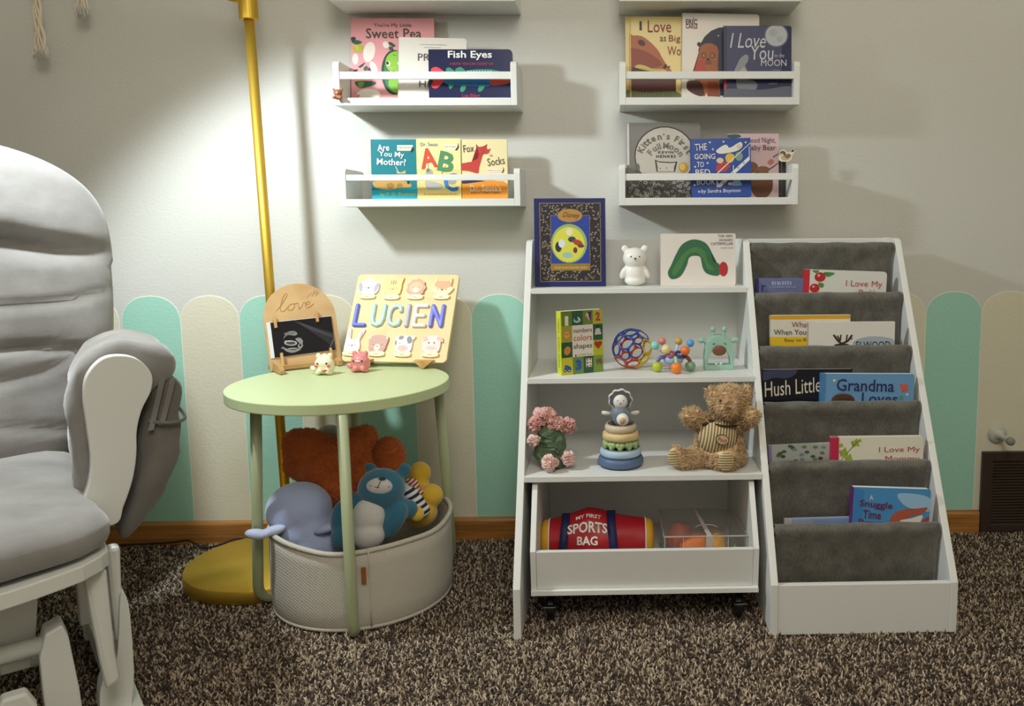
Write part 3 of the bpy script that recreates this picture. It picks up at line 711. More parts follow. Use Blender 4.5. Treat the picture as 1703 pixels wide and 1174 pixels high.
# lower right shelf
w, h = .171, .174
b = book('grey board book with a big pale circle and a line-drawn cat, gold sticker', .1955, -.064, SH2, w, h, .012, '#77746f', 4, board=True, rnd=.009)
c = Cover(b, w, h, 112, 45, 778, 735)
c.e('#2c2a2a', 455, 345, 275, 268).e('#c9c2b6', 455, 350, 265, 262).r_('#4c4a48', 118, 555, 690, 730).r_('#d8d4cc', 114, 50, 134, 430)
rd = random.Random(5)
for k in range(95):
    x, y = 130+rd.random()*560, 565+rd.random()*160; r = 5+rd.random()*13
    c.e('#c9c6bf', x, y, r, r*.75).e('#4c4a48', x, y, r*.62, r*.45)
for k in range(70):
    x, y, a = 130+rd.random()*560, 560+rd.random()*165, rd.random()*3; c.ln('#b5b2ab', [(x, y), (x+14*math.cos(a), y+14*math.sin(a))], 2.4)
c.p('#26241f', [(365, 382), (400, 398), (520, 405), (566, 398), (540, 455), (545, 492), (380, 492), (385, 440)]).p('#cdc6ba', [(378, 396), (402, 408), (520, 414), (552, 408), (532, 455), (536, 490), (390, 490), (393, 440)]).e('#1a1a1a', 412, 462, 5).e('#1a1a1a', 470, 458, 5)
c.e('#c8952a', 622, 455, 42, 48).e('#e4c060', 614, 448, 26, 32).e('#6a6762', 205, 455, 22, 40)
def arc_text(c, s, cx, cy, r, a0, a1, size, col):
    n = len(s); wts = [(.35 if ch in " 'il" else (.6 if ch in 'tfr' else 1)) for ch in s]; tot = sum(wts)-wts[0]/2-wts[-1]/2; acc = 0
    for i, ch in enumerate(s):
        if i: acc += wts[i-1]/2+wts[i]/2
        if ch == ' ': continue
        a = a0+(a1-a0)*acc/tot
        low = ch in 'enorsuac'; hh = size*(.74 if low else (.35 if ch == "'" else 1)); off = (hh-size)/2 if ch != "'" else size*.3
        x = cx+(r+off)*math.cos(R(a)); y = cy-(r+off)*math.sin(R(a))*.95
        c.T(ch, x, y, None, hh, col, a-90, bold=.022)
arc_text(c, "Kitten's First", 450, 395, 238, 152, 22, 58, '#6c6860'); arc_text(c, 'Full Moon', 455, 415, 170, 142, 32, 58, '#7c7870')
c.T('KEVIN', 463, 315, 140, 22, '#2a2826', bold=.02, spacing=1.2).T('HENKES', 465, 352, 175, 26, '#2a2826', bold=.02, spacing=1.2).done()
w, h = .1375, .133
b = book('bright blue book with white title and animals on a white staircase', .3420, -.099, SH2, w, h, .011, '#1c469c', 4, ry=-1.0, board=True, rnd=.003)
c = Cover(b, w, h, 690, 182, 1225, 722)
c.p('#e7e4da', [(920, 290), (1000, 240), (1040, 270), (1100, 235), (1140, 220), (1150, 260), (1100, 300), (1000, 320), (940, 320)], 1).p('#e3b83a', [(1000, 345), (1040, 320), (1080, 345), (1060, 400), (1010, 400)], 1).p('#b93a36', [(920, 430), (1000, 400), (1040, 440), (980, 490), (920, 480)], 1).e('#e5c7a8', 950, 385, 32, 26).e('#7d9c8a', 1120, 350, 34, 42).e('#e5c7a8', 1120, 260, 22)
c.ln('#e9e6de', [(925, 500), (1230, 228)], 9).p('#e9e6de', [(915, 630), (915, 560), (935, 600), (1215, 345), (1215, 385), (950, 630)]).ln('#e9e6de', [(1068, 430), (1068, 495)], 7).ln('#e9e6de', [(1212, 262), (1212, 345)], 6).p('#8fb3d4', [(1060, 580), (1110, 562), (1138, 600), (1130, 618), (1050, 615)], 1).e('#e5c7a8', 1035, 600, 18, 14)
for x, y in ((862, 215), (983, 212), (888, 280), (838, 405), (727, 437), (718, 605), (757, 667), (1180, 222)): c.p('#e9e6de', [(x+(12 if k % 2 else 5)*math.cos(R(36*k)), y+(12 if k % 2 else 5)*math.sin(R(36*k))) for k in range(10)])
for x, y in ((1160, 410), (1110, 455), (1060, 505), (975, 590)): c.e('#9fb0b8', x, y, 10)
c.T('THE', 782, 258, 105, 62, '#eceae4', 3, bold=.006).T('GOING', 815, 345, 185, 50, '#eceae4', 0, bold=.006).T('TO', 775, 418, 62, 50, '#eceae4', bold=.006).T('BED', 795, 490, 130, 55, '#eceae4', bold=.006).T('BOOK', 822, 580, 165, 52, '#eceae4', bold=.006).T('by Sandra Boynton', 952, 668, 350, 44, '#eceae4', shear=.1).done()
w, h = .120, .148
b = book('pink book with purple title and a brown bear, behind the bright blue book', .4285, -.067, SH2, w, h, .009, '#dbbcc0', 4, rz=0, board=True, rnd=.002)
c = Cover(b, w, h, 1030, 150, 1480, 722)
c.e('#6a3d22', 1330, 600, 100, 130).e('#7d4c2c', 1240, 450, 60, 50).p('#2a5a5a', [(1032, 160), (1120, 156), (1150, 175), (1100, 190), (1032, 185)], 1).e('#8a5a3a', 1340, 470, 60, 30).p('#c07a6a', [(1380, 410), (1410, 375), (1440, 400), (1410, 430)], 1).ln('#3a3a34', [(1395, 470), (1440, 440), (1478, 410)], 9).ln('#3a3a34', [(1430, 360), (1478, 330)], 9)
c.T('Good Night,', 1325, 215, 250, 60, '#6a2f5a').T('Baby Bear', 1330, 282, 245, 62, '#5a2450').done()
w, h = .020, .150
b = book('thin dark brown book standing at the right end behind the pink book', .5500, -.050, SH2, .0185, .1065, .018, '#33322b', 3, board=True, rnd=.001, name='dark_book')
bt = thing('bird_bookmark', 'white-edged brown bird cutout sticking up beside the bracket top', 'bookmark', (.5480, -.0705, .9215), rx=R(-4))
outl = spline([(0, .004), (.012, .001), (.024, .003), (.029, .009), (.030, .016), (.036, .023), (.036, .029), (.030, .030), (.023, .022), (.017, .024), (.010, .029), (.002, .026), (-.001, .015)], 5)
bm = NB(); prism(bm, outl, 0, .0006); obj('card', bm, M('#e8e2d2', .6), bt)
pic(bt, [('#c8b184', ell(.014, .010, .010, .006)), ('#6b5236', ell(.008, .019, .007, .007)), ('#d8cdb4', ell(.006, .016, .005, .004)), ('#4a3a2a', ell(.031, .026, .004, .0025, 30)), ('#8a6a44', ell(.020, .014, .007, .005, 20)), ('#1a1a1a', ell(.010, .018, .0012))], -.0004, 'bird_picture')
obj('stem', BX(.0035, .0065, .0001, .0006, -.075, .006), M('#4a463c', .6), bt)

# bookcase top shelf
T1 = .6427
w, h = .159, .197
b = book('tall navy storybook with a gold patterned frame and yellow picture', -.0140, -.150, T1, w, h, .016, '#141d5c', 3, rough=.45)
c = Cover(b, w, h, 60, 68, 932, 1130)
c.r_('#8c7c60', 125, 122, 875, 1070).r_('#26232c', 134, 131, 866, 1061)
rd = random.Random(3)
for k in range(520):
    x, y = 140+rd.random()*720, 135+rd.random()*920
    if 262 < x < 735 and 265 < y < 930: continue
    c.e('#26232c', x, y, 17, 17, 0, 9)
    c.e('#a08e6c' if k % 3 else '#7f7056', x, y, 9+rd.random()*5, 7+rd.random()*5, rd.random()*90, 9)
c.r_('#9a7a36', 258, 270, 742, 935).r_('#27409c', 264, 276, 736, 850).e('#e0dc50', 480, 620, 215, 230).e('#c4d65a', 420, 720, 150, 120).p('#2c4ba8', [(264, 700), (320, 790), (736, 790), (736, 848), (264, 848)]) if False else c.r_('#9a7a36', 258, 270, 742, 935).r_('#27409c', 264, 276, 736, 850).e('#9db86a', 485, 610, 220, 235).e('#e0dc50', 480, 620, 195, 210)
c.e('#b9893e', 498, 275, 152, 80)
# plain stand-in picture: sky glow with simple shapes
c.e('#efe7c8', 490, 470, 42).e('#35435e', 520, 560, 48, 34).e('#b0432f', 590, 600, 62, 34, -20).e('#2a2f3c', 355, 650, 40, 62).e('#dfe8ea', 395, 610, 40, 50).e('#9fc4c4', 465, 750, 62, 36).e('#6c3a26', 560, 690, 26, 36).e('#6c3a26', 630, 640, 40, 22)
c.T('Disney', 515, 278, 205, 80, '#2b2418', -4, shear=.35).dash('#c5a860', 505, 898, 400, 26, 20).done()
w, h = .1705, .117
b = book('white board book with a long green leafy arch and a red spot', .2675, -.146, T1, w, h, .012, '#e9e0d8', 3, board=True, rnd=.005)
c = Cover(b, w, h, 838, 286, 1256, 572)
c.p('#2f6a48', [(880, 500), (900, 455), (925, 400), (960, 345), (1020, 318), (1085, 335), (1120, 385), (1130, 440), (1165, 455), (1165, 515), (1105, 510), (1075, 480), (1062, 420), (1040, 408), (1000, 415), (985, 460), (950, 520), (900, 535)], 1).p('#4a7f42', [(905, 490), (940, 430), (985, 380), (1040, 360), (1085, 385), (1100, 440), (1140, 485), (1100, 480), (1078, 430), (1040, 390), (990, 405), (950, 480), (915, 515)], 1)
c.e('#b92a34', 1188, 482, 25, 40)
for s, y, w_ in (('THE VERY', 300, 84), ('HUNGRY', 322, 76), ('CATERPILLAR', 342, 124)): c.T(s, 1241-w_/2, y, w_, 14, '#3a3530')
c.T('by Eric Carle', 1206, 366, 66, 10, '#5a5550').done()

# second shelf: square-picture book standing turned
T2 = .4637
w, h, th = .0985, .136, .022
b = book('thick green and yellow board book of numbers, colors and shapes', .0505, -.272, T2, w, h, th, '#7fa03a', 1, rz=27, board=True, rnd=.0015, corners='', spine='#d5dc32', spine_w=.0015)
c = Cover(b, w, h, 148, 100, 805, 1100)
gx = [148, 320, 490, 648, 805]; gy = [100, 330, 588, 830, 1100]
cl = {(0, 0): '#68823a', (1, 0): '#2c5a3a', (2, 0): '#6d8438', (3, 0): '#b8b42e', (0, 1): '#a0a03a', (3, 1): '#285a38', (0, 2): '#28583a', (3, 2): '#b6c02c', (0, 3): '#c8c42e', (1, 3): '#6d8f42', (2, 3): '#2f5c3e', (3, 3): '#7f9a3e'}
for (i, j), k in cl.items(): c.r_(k, gx[i], gy[j], gx[i+1], gy[j+1])
c.r_('#e6dfd2', 320, 330, 648, 830)
c.e('#c9762a', 236, 470, 58, 68).e('#e0a452', 236, 470, 48, 58).ln('#5a3a1a', [(236, 470), (200, 450)], 6).ln('#5a3a1a', [(236, 470), (270, 455)], 6).e('#d08a3c', 240, 720, 50, 70, -25).p('#4a2a6a', [(560, 130), (630, 130), (610, 290)]).p('#c98a6a', [(520, 180), (555, 150), (600, 290)]).p('#e0d2b0', [(540, 150), (570, 145), (605, 290)])
c.e('#c9c6c0', 725, 440, 44, 42).r_('#c9c6c0', 675, 465, 780, 500).e('#22221f', 725, 372, 24, 18).e('#b9cdd0', 400, 250, 55, 40).e('#2c5a3a', 400, 235, 40, 26).e('#d5e0e2', 425, 225, 12, 28, 20)
c.p('#b8222c', [(727, 735), (665, 655), (672, 615), (700, 600), (727, 622), (755, 600), (782, 615), (788, 655)], 0)
c.p('#2f63a8', [(185, 1010), (195, 945), (225, 945), (230, 980), (290, 980), (300, 1030), (190, 1040)]).e('#1c2430', 200, 1030, 24, 28).e('#1c2430', 262, 1035, 24, 28).e('#d8d4c8', 200, 1030, 12, 14).e('#d8d4c8', 262, 1035, 12, 14)
c.r_('#e8e2d6', 528, 870, 620, 1005)
for x, y, k in ((550, 890, '#a33'), (595, 885, '#c44'), (550, 940, '#445'), (550, 990, '#345'), (598, 985, '#b44'), (595, 938, '#696')):
    c.e('#'+''.join(q*2 for q in k[1:]), x, y, 14, 16)
c.p('#6a5a4a', [(680, 900), (770, 880), (790, 960), (760, 985), (740, 950), (715, 990), (690, 940)])
c.ty = -.0013
c.T('1', 236, 250, 55, 150, '#e6e2c0', bold=.05).T('2', 727, 210, 78, 140, '#b8305a', bold=.04).T('3', 410, 960, 95, 170, '#2456b0', bold=.05)
c.T('numbers', 484, 412, 290, 70, '#3a2c3a').T('colors', 484, 530, 290, 95, '#c0304a').T('shapes', 484, 672, 290, 105, '#3a2c3a').T('priddy baby', 520, 802, 210, 26, '#5a4a4a').e('#b8454a', 368, 808, 14, 18).done()
sp = bpy.data.objects.new('spine_lettering', None)
for s, zz, col in (('numbers', .105, '#4a6a20'), ('colors', .066, '#b0403a'), ('shapes', .030, '#2a7a3a')):
    o = txt(b, s, 0, 0, .030, .010, col, 90, y=0, name='spine_lettering'); o.rotation_euler = (0, 0, R(-90)); o.location = (-.0008, th/2, zz)
bpy.data.objects.remove(sp)

# sling rack books: (label, x, y, ztop, w, h, ...) ; each stands in a pocket with its top showing
w, h = .150, .120
b = book('slate blue book low in the top sling pocket, at the left', .4795, -.176, .6600-h, w, h, .008, '#6b74a0', 1, spine='#34307a', spine_w=.006)
c = Cover(b, w, h, 130, 316, 620, 700)
c.dash('#aab0d0', 320, 350, 150, 28, 8).r_('#23264a', 172, 366, 200, 374).r_('#23264a', 172, 366, 180, 410).dash('#8f97c0', 330, 378, 200, 14, 12).done()
w, h = .186, .130
b = book('pale board book with a red spine and cherries in the top sling pocket', .5820, -.180, .6800-h, w, h, .014, '#dfe0d8', 2, ry=2.2, board=True, rnd=.008, spine='#c4303a', spine_w=.0125)
c = Cover(b, w, h, 388, 262, 855, 590)
c.e('#c2242c', 478, 303, 31, 27).e('#c2242c', 450, 366, 28, 25).e('#e8a0a0', 470, 294, 8).e('#e8a0a0', 443, 358, 7).p('#4d8f45', [(500, 275), (560, 278), (525, 300), (505, 292)], 1).p('#4d8f45', [(432, 268), (470, 266), (455, 282)], 1).p('#4d8f45', [(470, 335), (500, 340), (495, 362), (475, 355)], 1).ln('#3a5a2a', [(520, 285), (490, 282), (478, 292)], 3)
c.T('I Love My', 728, 338, 205, 44, '#c04040').T('Daddy', 755, 388, 110, 44, '#c04040').done()
w, h = .175, .150
b = book('yellow-banded cream book in the second sling pocket, at the left', .4990, -.243, .5848-h, w, h, .008, '#e2dccd', 1, board=True, rnd=.001)
c = Cover(b, w, h, 198, 513, 640, 892)
c.r_('#e0a41e', 200, 515, 638, 535).r_('#e8c020', 200, 632, 638, 700).r_('#2c2620', 220, 684, 420, 880)
c.T('What To Do', 425, 565, 215, 30, '#8a2f34').T('When Your Child', 365, 606, 290, 30, '#3a3430').T('Easy to Read', 362, 652, 165, 22, '#4a4030').done()
w, h = .1885, .140
b = book('white book with dark antlers in the second sling pocket', .5800, -.253, .5702-h, w, h, .008, '#e6e2da', 1, board=True, rnd=.001)
c = Cover(b, w, h, 424, 560, 905, 917)
c.p('#aab8c4', [(690, 660), (780, 640), (890, 655), (890, 690), (690, 690)], 1)
c.ln('#3a2820', [(565, 630), (590, 665), (612, 680)], 11).ln('#3a2820', [(668, 632), (645, 665), (612, 680)], 11).ln('#3a2820', [(585, 635), (600, 662)], 8).ln('#3a2820', [(605, 630), (602, 665)], 8).ln('#3a2820', [(640, 630), (636, 665)], 8).ln('#3a2820', [(655, 645), (668, 655)], 8).e('#3a2820', 612, 692, 45, 14)
c.T('ELWOOD', 785, 688, 190, 40, '#232028').done()
w, h = .190, .150
b = book('black book with white script lettering in the third sling pocket', .4740, -.303, .4770-h, w, h, .009, '#10121f', 1, board=True, rnd=.001)
c = Cover(b, w, h, 155, 836, 640, 1220)
c.p('#3a3f5c', [(155, 845), (330, 838), (320, 870), (280, 885), (220, 880), (155, 895)], 1)
c.T('Hush Little', 316, 932, 305, 82, '#e6dfc8', 5, shear=.1).done()
w, h = .1965, .150
b = book('sky blue book with a navy title in the third sling pocket', .5925, -.318, .4700-h, w, h, .014, '#6d9fcc', 1, ry=.8, board=True, rnd=.006, corners='c', spine='#4f86bd', spine_w=.009)
c = Cover(b, w, h, 488, 848, 1005, 1243)
c.e('#6b4a34', 612, 1000, 66, 40).p('#d0604e', [(922, 905), (965, 905), (975, 940), (940, 950)], 0).p('#4d9a72', [(925, 970), (945, 968), (945, 990), (925, 992)]).e('#e9dcae', 560, 885, 8, 8).e('#e9dcae', 968, 962, 8, 6)
for k in range(22): c.ln('#4a3022', [(612, 1000), (612+66*math.cos(R(180-k*8.2)), 1000-48*math.sin(R(180-k*8.2)))], 2.5)
c.T('Grandma', 733, 912, 320, 68, '#252c5e', -1, bold=.01).T('Loves', 815, 985, 200, 62, '#252c5e', -1, bold=.01).done()
w, h = .150, .115
b = book('pale leafy patterned book in the fourth sling pocket, at the left', .4795, -.371, .3320-h, w, h, .008, '#b3b7b4', 1, ry=-2.0, spine='#8f7fae', spine_w=.006)
c = Cover(b, w, h, 145, 110, 560, 428)
rd = random.Random(9)
for k in range(26):
    x, y = 180+rd.random()*360, 115+rd.random()*110
    c.p(['#44674a', '#5a4a38', '#6a8a5a', '#7f8f96'][k % 4], [(x, y), (x+16, y-9), (x+30, y+2), (x+14, y+10)], 1)
c.done()
w, h = .190, .130
b = book('cream book with a crimson spine and green leaves in the fourth sling pocket', .6010, -.381, .3500-h, w, h, .014, '#dfd8ca', 1, spine='#c22c50', spine_w=.016)
c = Cover(b, w, h, 450, 76, 903, 386)
c.r_('#e7e3d2', 496, 78, 900, 384)
for x, y, r in ((570, 105, 26), (515, 150, 28), (540, 180, 26), (500, 115, 14), (590, 92, 12)): c.p('#9db03c', [(x+(r if k % 2 else r*.55)*math.cos(R(40*k)), y+(r if k % 2 else r*.55)*math.sin(R(40*k))) for k in range(9)])
c.ln('#6a8a2a', [(500, 190), (540, 140), (580, 95)], 4).e('#c9a070', 680, 200, 34, 14)
c.T('I Love My', 784, 142, 200, 34, '#b53a44').T('Mommy', 800, 188, 168, 36, '#b53a44').done()
w, h = .150, .115
b = book('light blue book barely showing in the lowest sling pocket, at the left', .4985, -.435, .2000-h, w, h, .008, '#9aa6c4', 1, ry=-.8, spine='#c8bcb8', spine_w=.014)
Cover(b, w, h, 218, 474, 650, 800).r_('#7f9ac8', 380, 480, 640, 800).done()
w, h = .1560, .125
b = book('bright blue book with a purple spine and a fox-red shape, lowest sling pocket', .6235, -.447, .2672-h, w, h, .014, '#4f96d0', 2, ry=2.6, board=True, rnd=.006, corners='c', spine='#6a2a78', spine_w=.002)
c = Cover(b, w, h, 548, 316, 912, 610)
c.p('#3f86c6', [(550, 320), (600, 330), (600, 600), (550, 600)]).p('#9cc8e8', [(760, 340), (900, 352), (910, 420), (800, 400)], 1).p('#b35c46', [(725, 480), (745, 435), (800, 412), (850, 408), (900, 402), (880, 430), (820, 450), (780, 480), (760, 520), (725, 520)], 1).p('#e8e2d2', [(775, 470), (830, 455), (880, 440), (860, 490), (830, 500)], 1).p('#a34e3c', [(790, 505), (850, 490), (912, 445), (912, 540), (790, 540)], 1)
c.T('A', 636, 362, 18, 22, '#f0e8f0').T('Snuggle', 660, 398, 155, 40, '#6a2f5c', -4, bold=.02).T('Time', 644, 443, 85, 40, '#6a2f5c', -3, bold=.02).T('Prayer', 652, 488, 140, 44, '#6a2f5c', -2, bold=.02).done()

# ---------------------------------------------------------------- toys on the bookcase
def lens(bm, c, r, n, M4=None, mi=0):
    """small disc-like dome (eyes, spots) facing n"""
    q = Vector(n).normalized().to_track_quat('Z', 'Y').to_matrix().to_4x4()
    m = Matrix.Translation(Vector(c)) @ q @ Matrix.Diagonal((r, r, r*.45, 1))
    if M4: m = M4 @ m
    g = bmesh.ops.create_uvsphere(bm, u_segments=14, v_segments=8, radius=1, matrix=m)
    for f in {f for v in g['verts'] for f in v.link_faces}: f.smooth = True; f.material_index = mi
def dot(name, c, r, n, mat, parent):
    bm = NB(); lens(bm, c, r, n); return obj(name, bm, mat, parent, smooth=True)

# white bear night light
SIL = M('#f4f1ea', .4, coat=.1)
t = thing('bear_night_light', 'small matte white bear figure lamp on the top bookcase shelf', 'night light', (.211, -.130, T1))
body = soft('body', [((0, 0, .028), (.0235, .020, .028)), ((0, 0, .012), (.0245, .021, .013)), ((0, -.001, .062), (.0275, .024, .0245)), ((-.0225, 0, .0835), (.0085, .006, .0085)), ((.0225, 0, .0835), (.0085, .006, .0085)), ((-.0255, -.003, .030), (.0075, .009, .016), (0, .45, 0)), ((.0255, -.003, .030), (.0075, .009, .016), (0, -.45, 0))], SIL, t, .0018, 6)
BLKE = M('#15120f', .25)
for s in (-1, 1): dot('eye', (s*.0095, -.0235, .0665), .0016, (s*.3, -1, .1), BLKE, t)
bm = NB(); ball(bm, (0, -.0262, .0625), (.0026, .0015, .0018)); obj('nose', bm, BLKE, t, smooth=True)
obj('mouth', TB([(0, -.0262, .061), (0, -.0260, .057)], .0005, 6), BLKE, t)

# lattice ball
t = thing('lattice_ball', 'blue, yellow and orange open lattice ball beside the numbers book', 'ball', (.2015, -.195, T2+.0447))
rad = .0447
gr = (1+5**.5)/2
ico = [Vector(v).normalized() for v in [(-1, gr, 0), (1, gr, 0), (-1, -gr, 0), (1, -gr, 0), (0, -1, gr), (0, 1, gr), (0, -1, -gr), (0, 1, -gr), (gr, 0, -1), (gr, 0, 1), (-gr, 0, -1), (-gr, 0, 1)]]
rot = Euler((R(20), R(12), R(10))).to_matrix(); ico = [rot @ v for v in ico]
edge_len = min((ico[0]-ico[j]).length for j in range(1, 12)); nb = {i: [j for j in range(12) if j != i and (ico[i]-ico[j]).length < edge_len*1.05] for i in range(12)}
faces = []
for i in range(12):
    faces.append([(ico[i]*2+ico[j])/3 for j in nb[i]])
for i in range(12):
    for j in nb[i]:
        for k in nb[i]:
            if i < j < k and k in nb[j]:
                faces.append([(ico[a]*2+ico[b])/3 for a, b in ((i, j), (j, i), (j, k), (k, j), (k, i), (i, k))])
cols = {'b': (NB(), M('#1c3f9e', .3, coat=.3)), 'y': (NB(), M('#e8c21c', .3, coat=.3)), 'o': (NB(), M('#c04a1c', .3, coat=.3))}
for fc in faces:
    c = sum(fc, Vector())/len(fc); n = c.normalized()
    a = (fc[0]-c); a -= n*a.dot(n); a.normalize(); bb = n.cross(a)
    poly = sorted(fc, key=lambda p: math.atan2((p-c).dot(bb), (p-c).dot(a)))
    m = len(poly); inr = min(((poly[i]+poly[(i+1) % m])/2-c).length for i in range(m))
    key = 'y' if n.x > .45 and n.z < .75 else ('o' if (n.z < -.45 and n.x <= .45) or (n.y > .3 and n.z < .5) else 'b')
    bm = cols[key][0]; N = 8*m; outer = []; inner = []; outer2 = []; inner2 = []
    for i in range(m):
        for s in range(8):
            p = poly[i].lerp(poly[(i+1) % m], s/8); outer.append(p)
    for p in outer:
        d = (p-c); d -= n*d.dot(n); d.normalize(); q = c+d*inr*.86
        inner.append(q.normalized())
    mid = [((o.normalized()+q)/2).normalized() for o, q in zip(outer, inner)]
    rings = [[bm.verts.new(v.normalized()*(rad*k)) for v in L] for L, k in ((outer, .985), (mid, 1.0), (inner, .985), (inner, .945), (outer, .945))]
    for A, B in zip(rings, rings[1:]+rings[:1]):
        for i in range(N): 
            f = bm.faces.new((A[i], A[(i+1) % N], B[(i+1) % N], B[i])); f.smooth = True
for k, nm in (('b', 'blue'), ('y', 'yellow'), ('o', 'orange')):
    o = obj(nm+'_lattice', cols[k][0], cols[k][1], t); o.location = (0, 0, 0); o['label'] = nm+' plastic section of the lattice'; o['kind'] = 'stuff'

# ball-ended bug rattle
t = thing('rattle_car', 'pastel rattle toy with coloured ball feet and ball-tipped arms', 'rattle', (.291, -.235, T2))
obj_ = soft('body', [((0, 0, .026), (.022, .018, .013)), ((0, .002, .035), (.017, .014, .010))], M('#9dbbe0', .35), t, .0015, 4)
feet = [(-.036, -.008, .0115, '#b9c83a'), (.004, -.030, .0125, '#f08a32'), (.036, -.006, .0115, '#7fa080'), (.0, .028, .0115, '#e2a0a0')]
for x, y, r, col in feet:
    a = tube_obj = obj('leg', TB(spline([(x*.3, y*.3, .030), (x*.75, y*.75, .032), (x, y, .022)], 5, False), .0042, 8), M('#6f63a8' if x < 0 else ('#8a4a44' if x > .02 else '#9ccfae'), .35), t, smooth=True)
    bm = NB(); ball(bm, (x, y, r), r, seg=24, ring=16); obj('ball_foot', bm, M(col, .35), t, smooth=True)
tops = [(-.040, .004, .056, .0095, '#8fd6cf'), (-.024, .016, .064, .0085, '#e58a7c'), (-.017, -.014, .050, .0105, '#eed79a'), (.012, .016, .063, .0085, '#d0ab52'), (.024, -.014, .047, .0105, '#ee7d3c'), (.037, .006, .060, .0085, '#5ba4e6')]
for x, y, z, r, col in tops:
    obj('arm', TB([(x*.35, y*.4, .036), (x*.8, y*.8, z-.008), (x, y, z-.004)], .0028, 8), M('#c7d7ec', .35), t, smooth=True)
    bm = NB(); ball(bm, (x, y, z), r, seg=24, ring=16); obj('ball_tip', bm, M(col, .35), t, smooth=True)
for x, col in ((-.008, '#c65a6c'), (.012, '#4a3a8c')):
    m4 = Matrix.Translation((x, -.010, .039)) @ Matrix.Rotation(R(30), 4, 'X')
    bm = NB(); P_ = [(m4 @ Vector((.008*math.cos(a), .008*math.sin(a), 0))) for a in [2*PI*k/20 for k in range(20)]]; tube(bm, P_, .003, 8, closed=True); obj('spin_ring', bm, M(col, .35), t, smooth=True)

# mint teether toy
MINT = M('#9cc4b2', .55)
t = thing('mint_teether', 'mint green cow-shaped silicone teether with a brown nose', 'teether', (.3915, -.214, T2))
def arch_pts(w, h, n=14): return [(-w, 0), (w, 0), (w*1.02, h*.35)]+[(w*math.cos(R(a)), h*.62+h*.38*math.sin(R(a))) for a in range(0, 181, 12)]+[(-w*1.02, h*.35)]
bm = NB(); outer = spline([(-.0315, .003), (-.026, 0), (.026, 0), (.0315, .003), (.0325, .025), (.031, .045), (.026, .062), (.014, .073), (0, .0765), (-.014, .073), (-.026, .062), (-.031, .045), (-.0325, .025)], 4)
inner = spline([(-.024, .014), (-.022, .011), (.022, .011), (.024, .014), (.0235, .026), (.018, .038), (.008, .046), (-.008, .046), (-.018, .038), (-.0235, .026)], 4)
n = len(outer)
def near(p, L): return min(range(len(L)), key=lambda i: (L[i][0]-p[0])**2+(L[i][1]-p[1])**2)
# match inner ring to outer by angle about the hole's middle
c0 = (0, .027)
inn = []
for p in outer:
    a = math.atan2(p[1]-c0[1], p[0]-c0[0]); best = None
    for i in range(len(inner)):
        p1, p2 = Vector(inner[i]), Vector(inner[(i+1) % len(inner)]); d = Vector((math.cos(a), math.sin(a))); c_ = Vector(c0)
        e = p2-p1; den = d.x*e.y-d.y*e.x
        if abs(den) < 1e-12: continue
        w_ = p1-c_; tt = (w_.x*e.y-w_.y*e.x)/den; u = (w_.x*d.y-w_.y*d.x)/den
        if tt > 0 and -1e-6 <= u <= 1+1e-6: best = c_+d*tt
    inn.append(tuple(best))
rg = []
for L, y in ((outer, -.0135), (inn, -.0135), (inn, .0135), (outer, .0135)): rg.append([bm.verts.new((p[0], y, p[1])) for p in L])
for A, B in zip(rg, rg[1:]+rg[:1]):
    for i in range(n): bm.faces.new((A[i], A[(i+1) % n], B[(i+1) % n], B[i]))
obj('body', bm, MINT, t, bevel=.003, bseg=3, smooth=True)
bm = NB(); ball(bm, (0, -.0135, .043), (.0155, .0035, .0115)); obj('nose', bm, M('#7a5138', .5), t, smooth=True)
for s in (-1, 1):
    bm = NB(); ball(bm, (s*.0125, -.0143, .058), (.0028, .001, .001), (0, s*.5, 0)); obj('eye', bm, M('#3a4a44', .5), t, smooth=True)
    o = soft('horn', [((s*.0125, 0, .088), (.0062, .0055, .0068))], MINT, t, .0012, 3, tubes=[([(s*.0105, 0, .070), (s*.012, 0, .084)], .0032)])
    o = soft('ear', [((s*.0375, 0, .064), (.0085, .0055, .0062), (0, s*.15, 0))], MINT, t, .0012, 3, tubes=[([(s*.024, 0, .060), (s*.036, 0, .064)], .0045)])
for x in (-.006, .005):
    bm = NB(); ball(bm, (x, -.006, .0125), (.003, .0026, .0026)); obj('tooth', bm, M('#f2f0ea', .4), t, smooth=True)

# stacking toy
t = thing('stacking_toy', 'pastel ring stacking toy topped by a white-faced grey lion', 'stacking toy', (.174, -.335, .2858))
def torus(name, z, Rr, r, col, rz=1):
    bm = NB(); P_ = []
    lathe(bm, [(Rr-r*1.8, z-r*rz*.9), (Rr-r*.4, z-r*rz)]+[(Rr-r+r*math.cos(R(a)), z+r*rz*math.sin(R(a))) for a in range(-80, 81, 16)]+[(Rr-r*.4, z+r*rz), (Rr-r*1.8, z+r*rz*.9), (Rr-r*1.8, z-r*rz*.9)], 48)
    return obj(name, bm, M(col, .5), t, smooth=True)
torus('base_ring', .0115, .0475, .0115, '#5b6f92', 1)
torus('ring', .030, .0435, .0095, '#b3cbde', 1)
for k in range(11):
    a = 2*PI*k/11+.1
    bm = NB(); m4 = Matrix.Rotation(a, 4, 'Z') @ Matrix.Translation((.0305, 0, .0465))
    ball(bm, (0, -.0036, .002), (.0075, .0062, .0065), seg=16, ring=10); ball(bm, (0, .0036, .002), (.0075, .0062, .0065), seg=16, ring=10); ball(bm, (.0005, 0, -.003), (.0075, .006, .0065), seg=16, ring=10)
    xf(bm.verts, m4); obj('heart_bead', bm, M('#a3bd80', .5), t, smooth=True)
torus('bead_core', .0465, .026, .006, '#98b276')
bm = NB()   # flower ring
prof = []
seg = 72; rgs = []
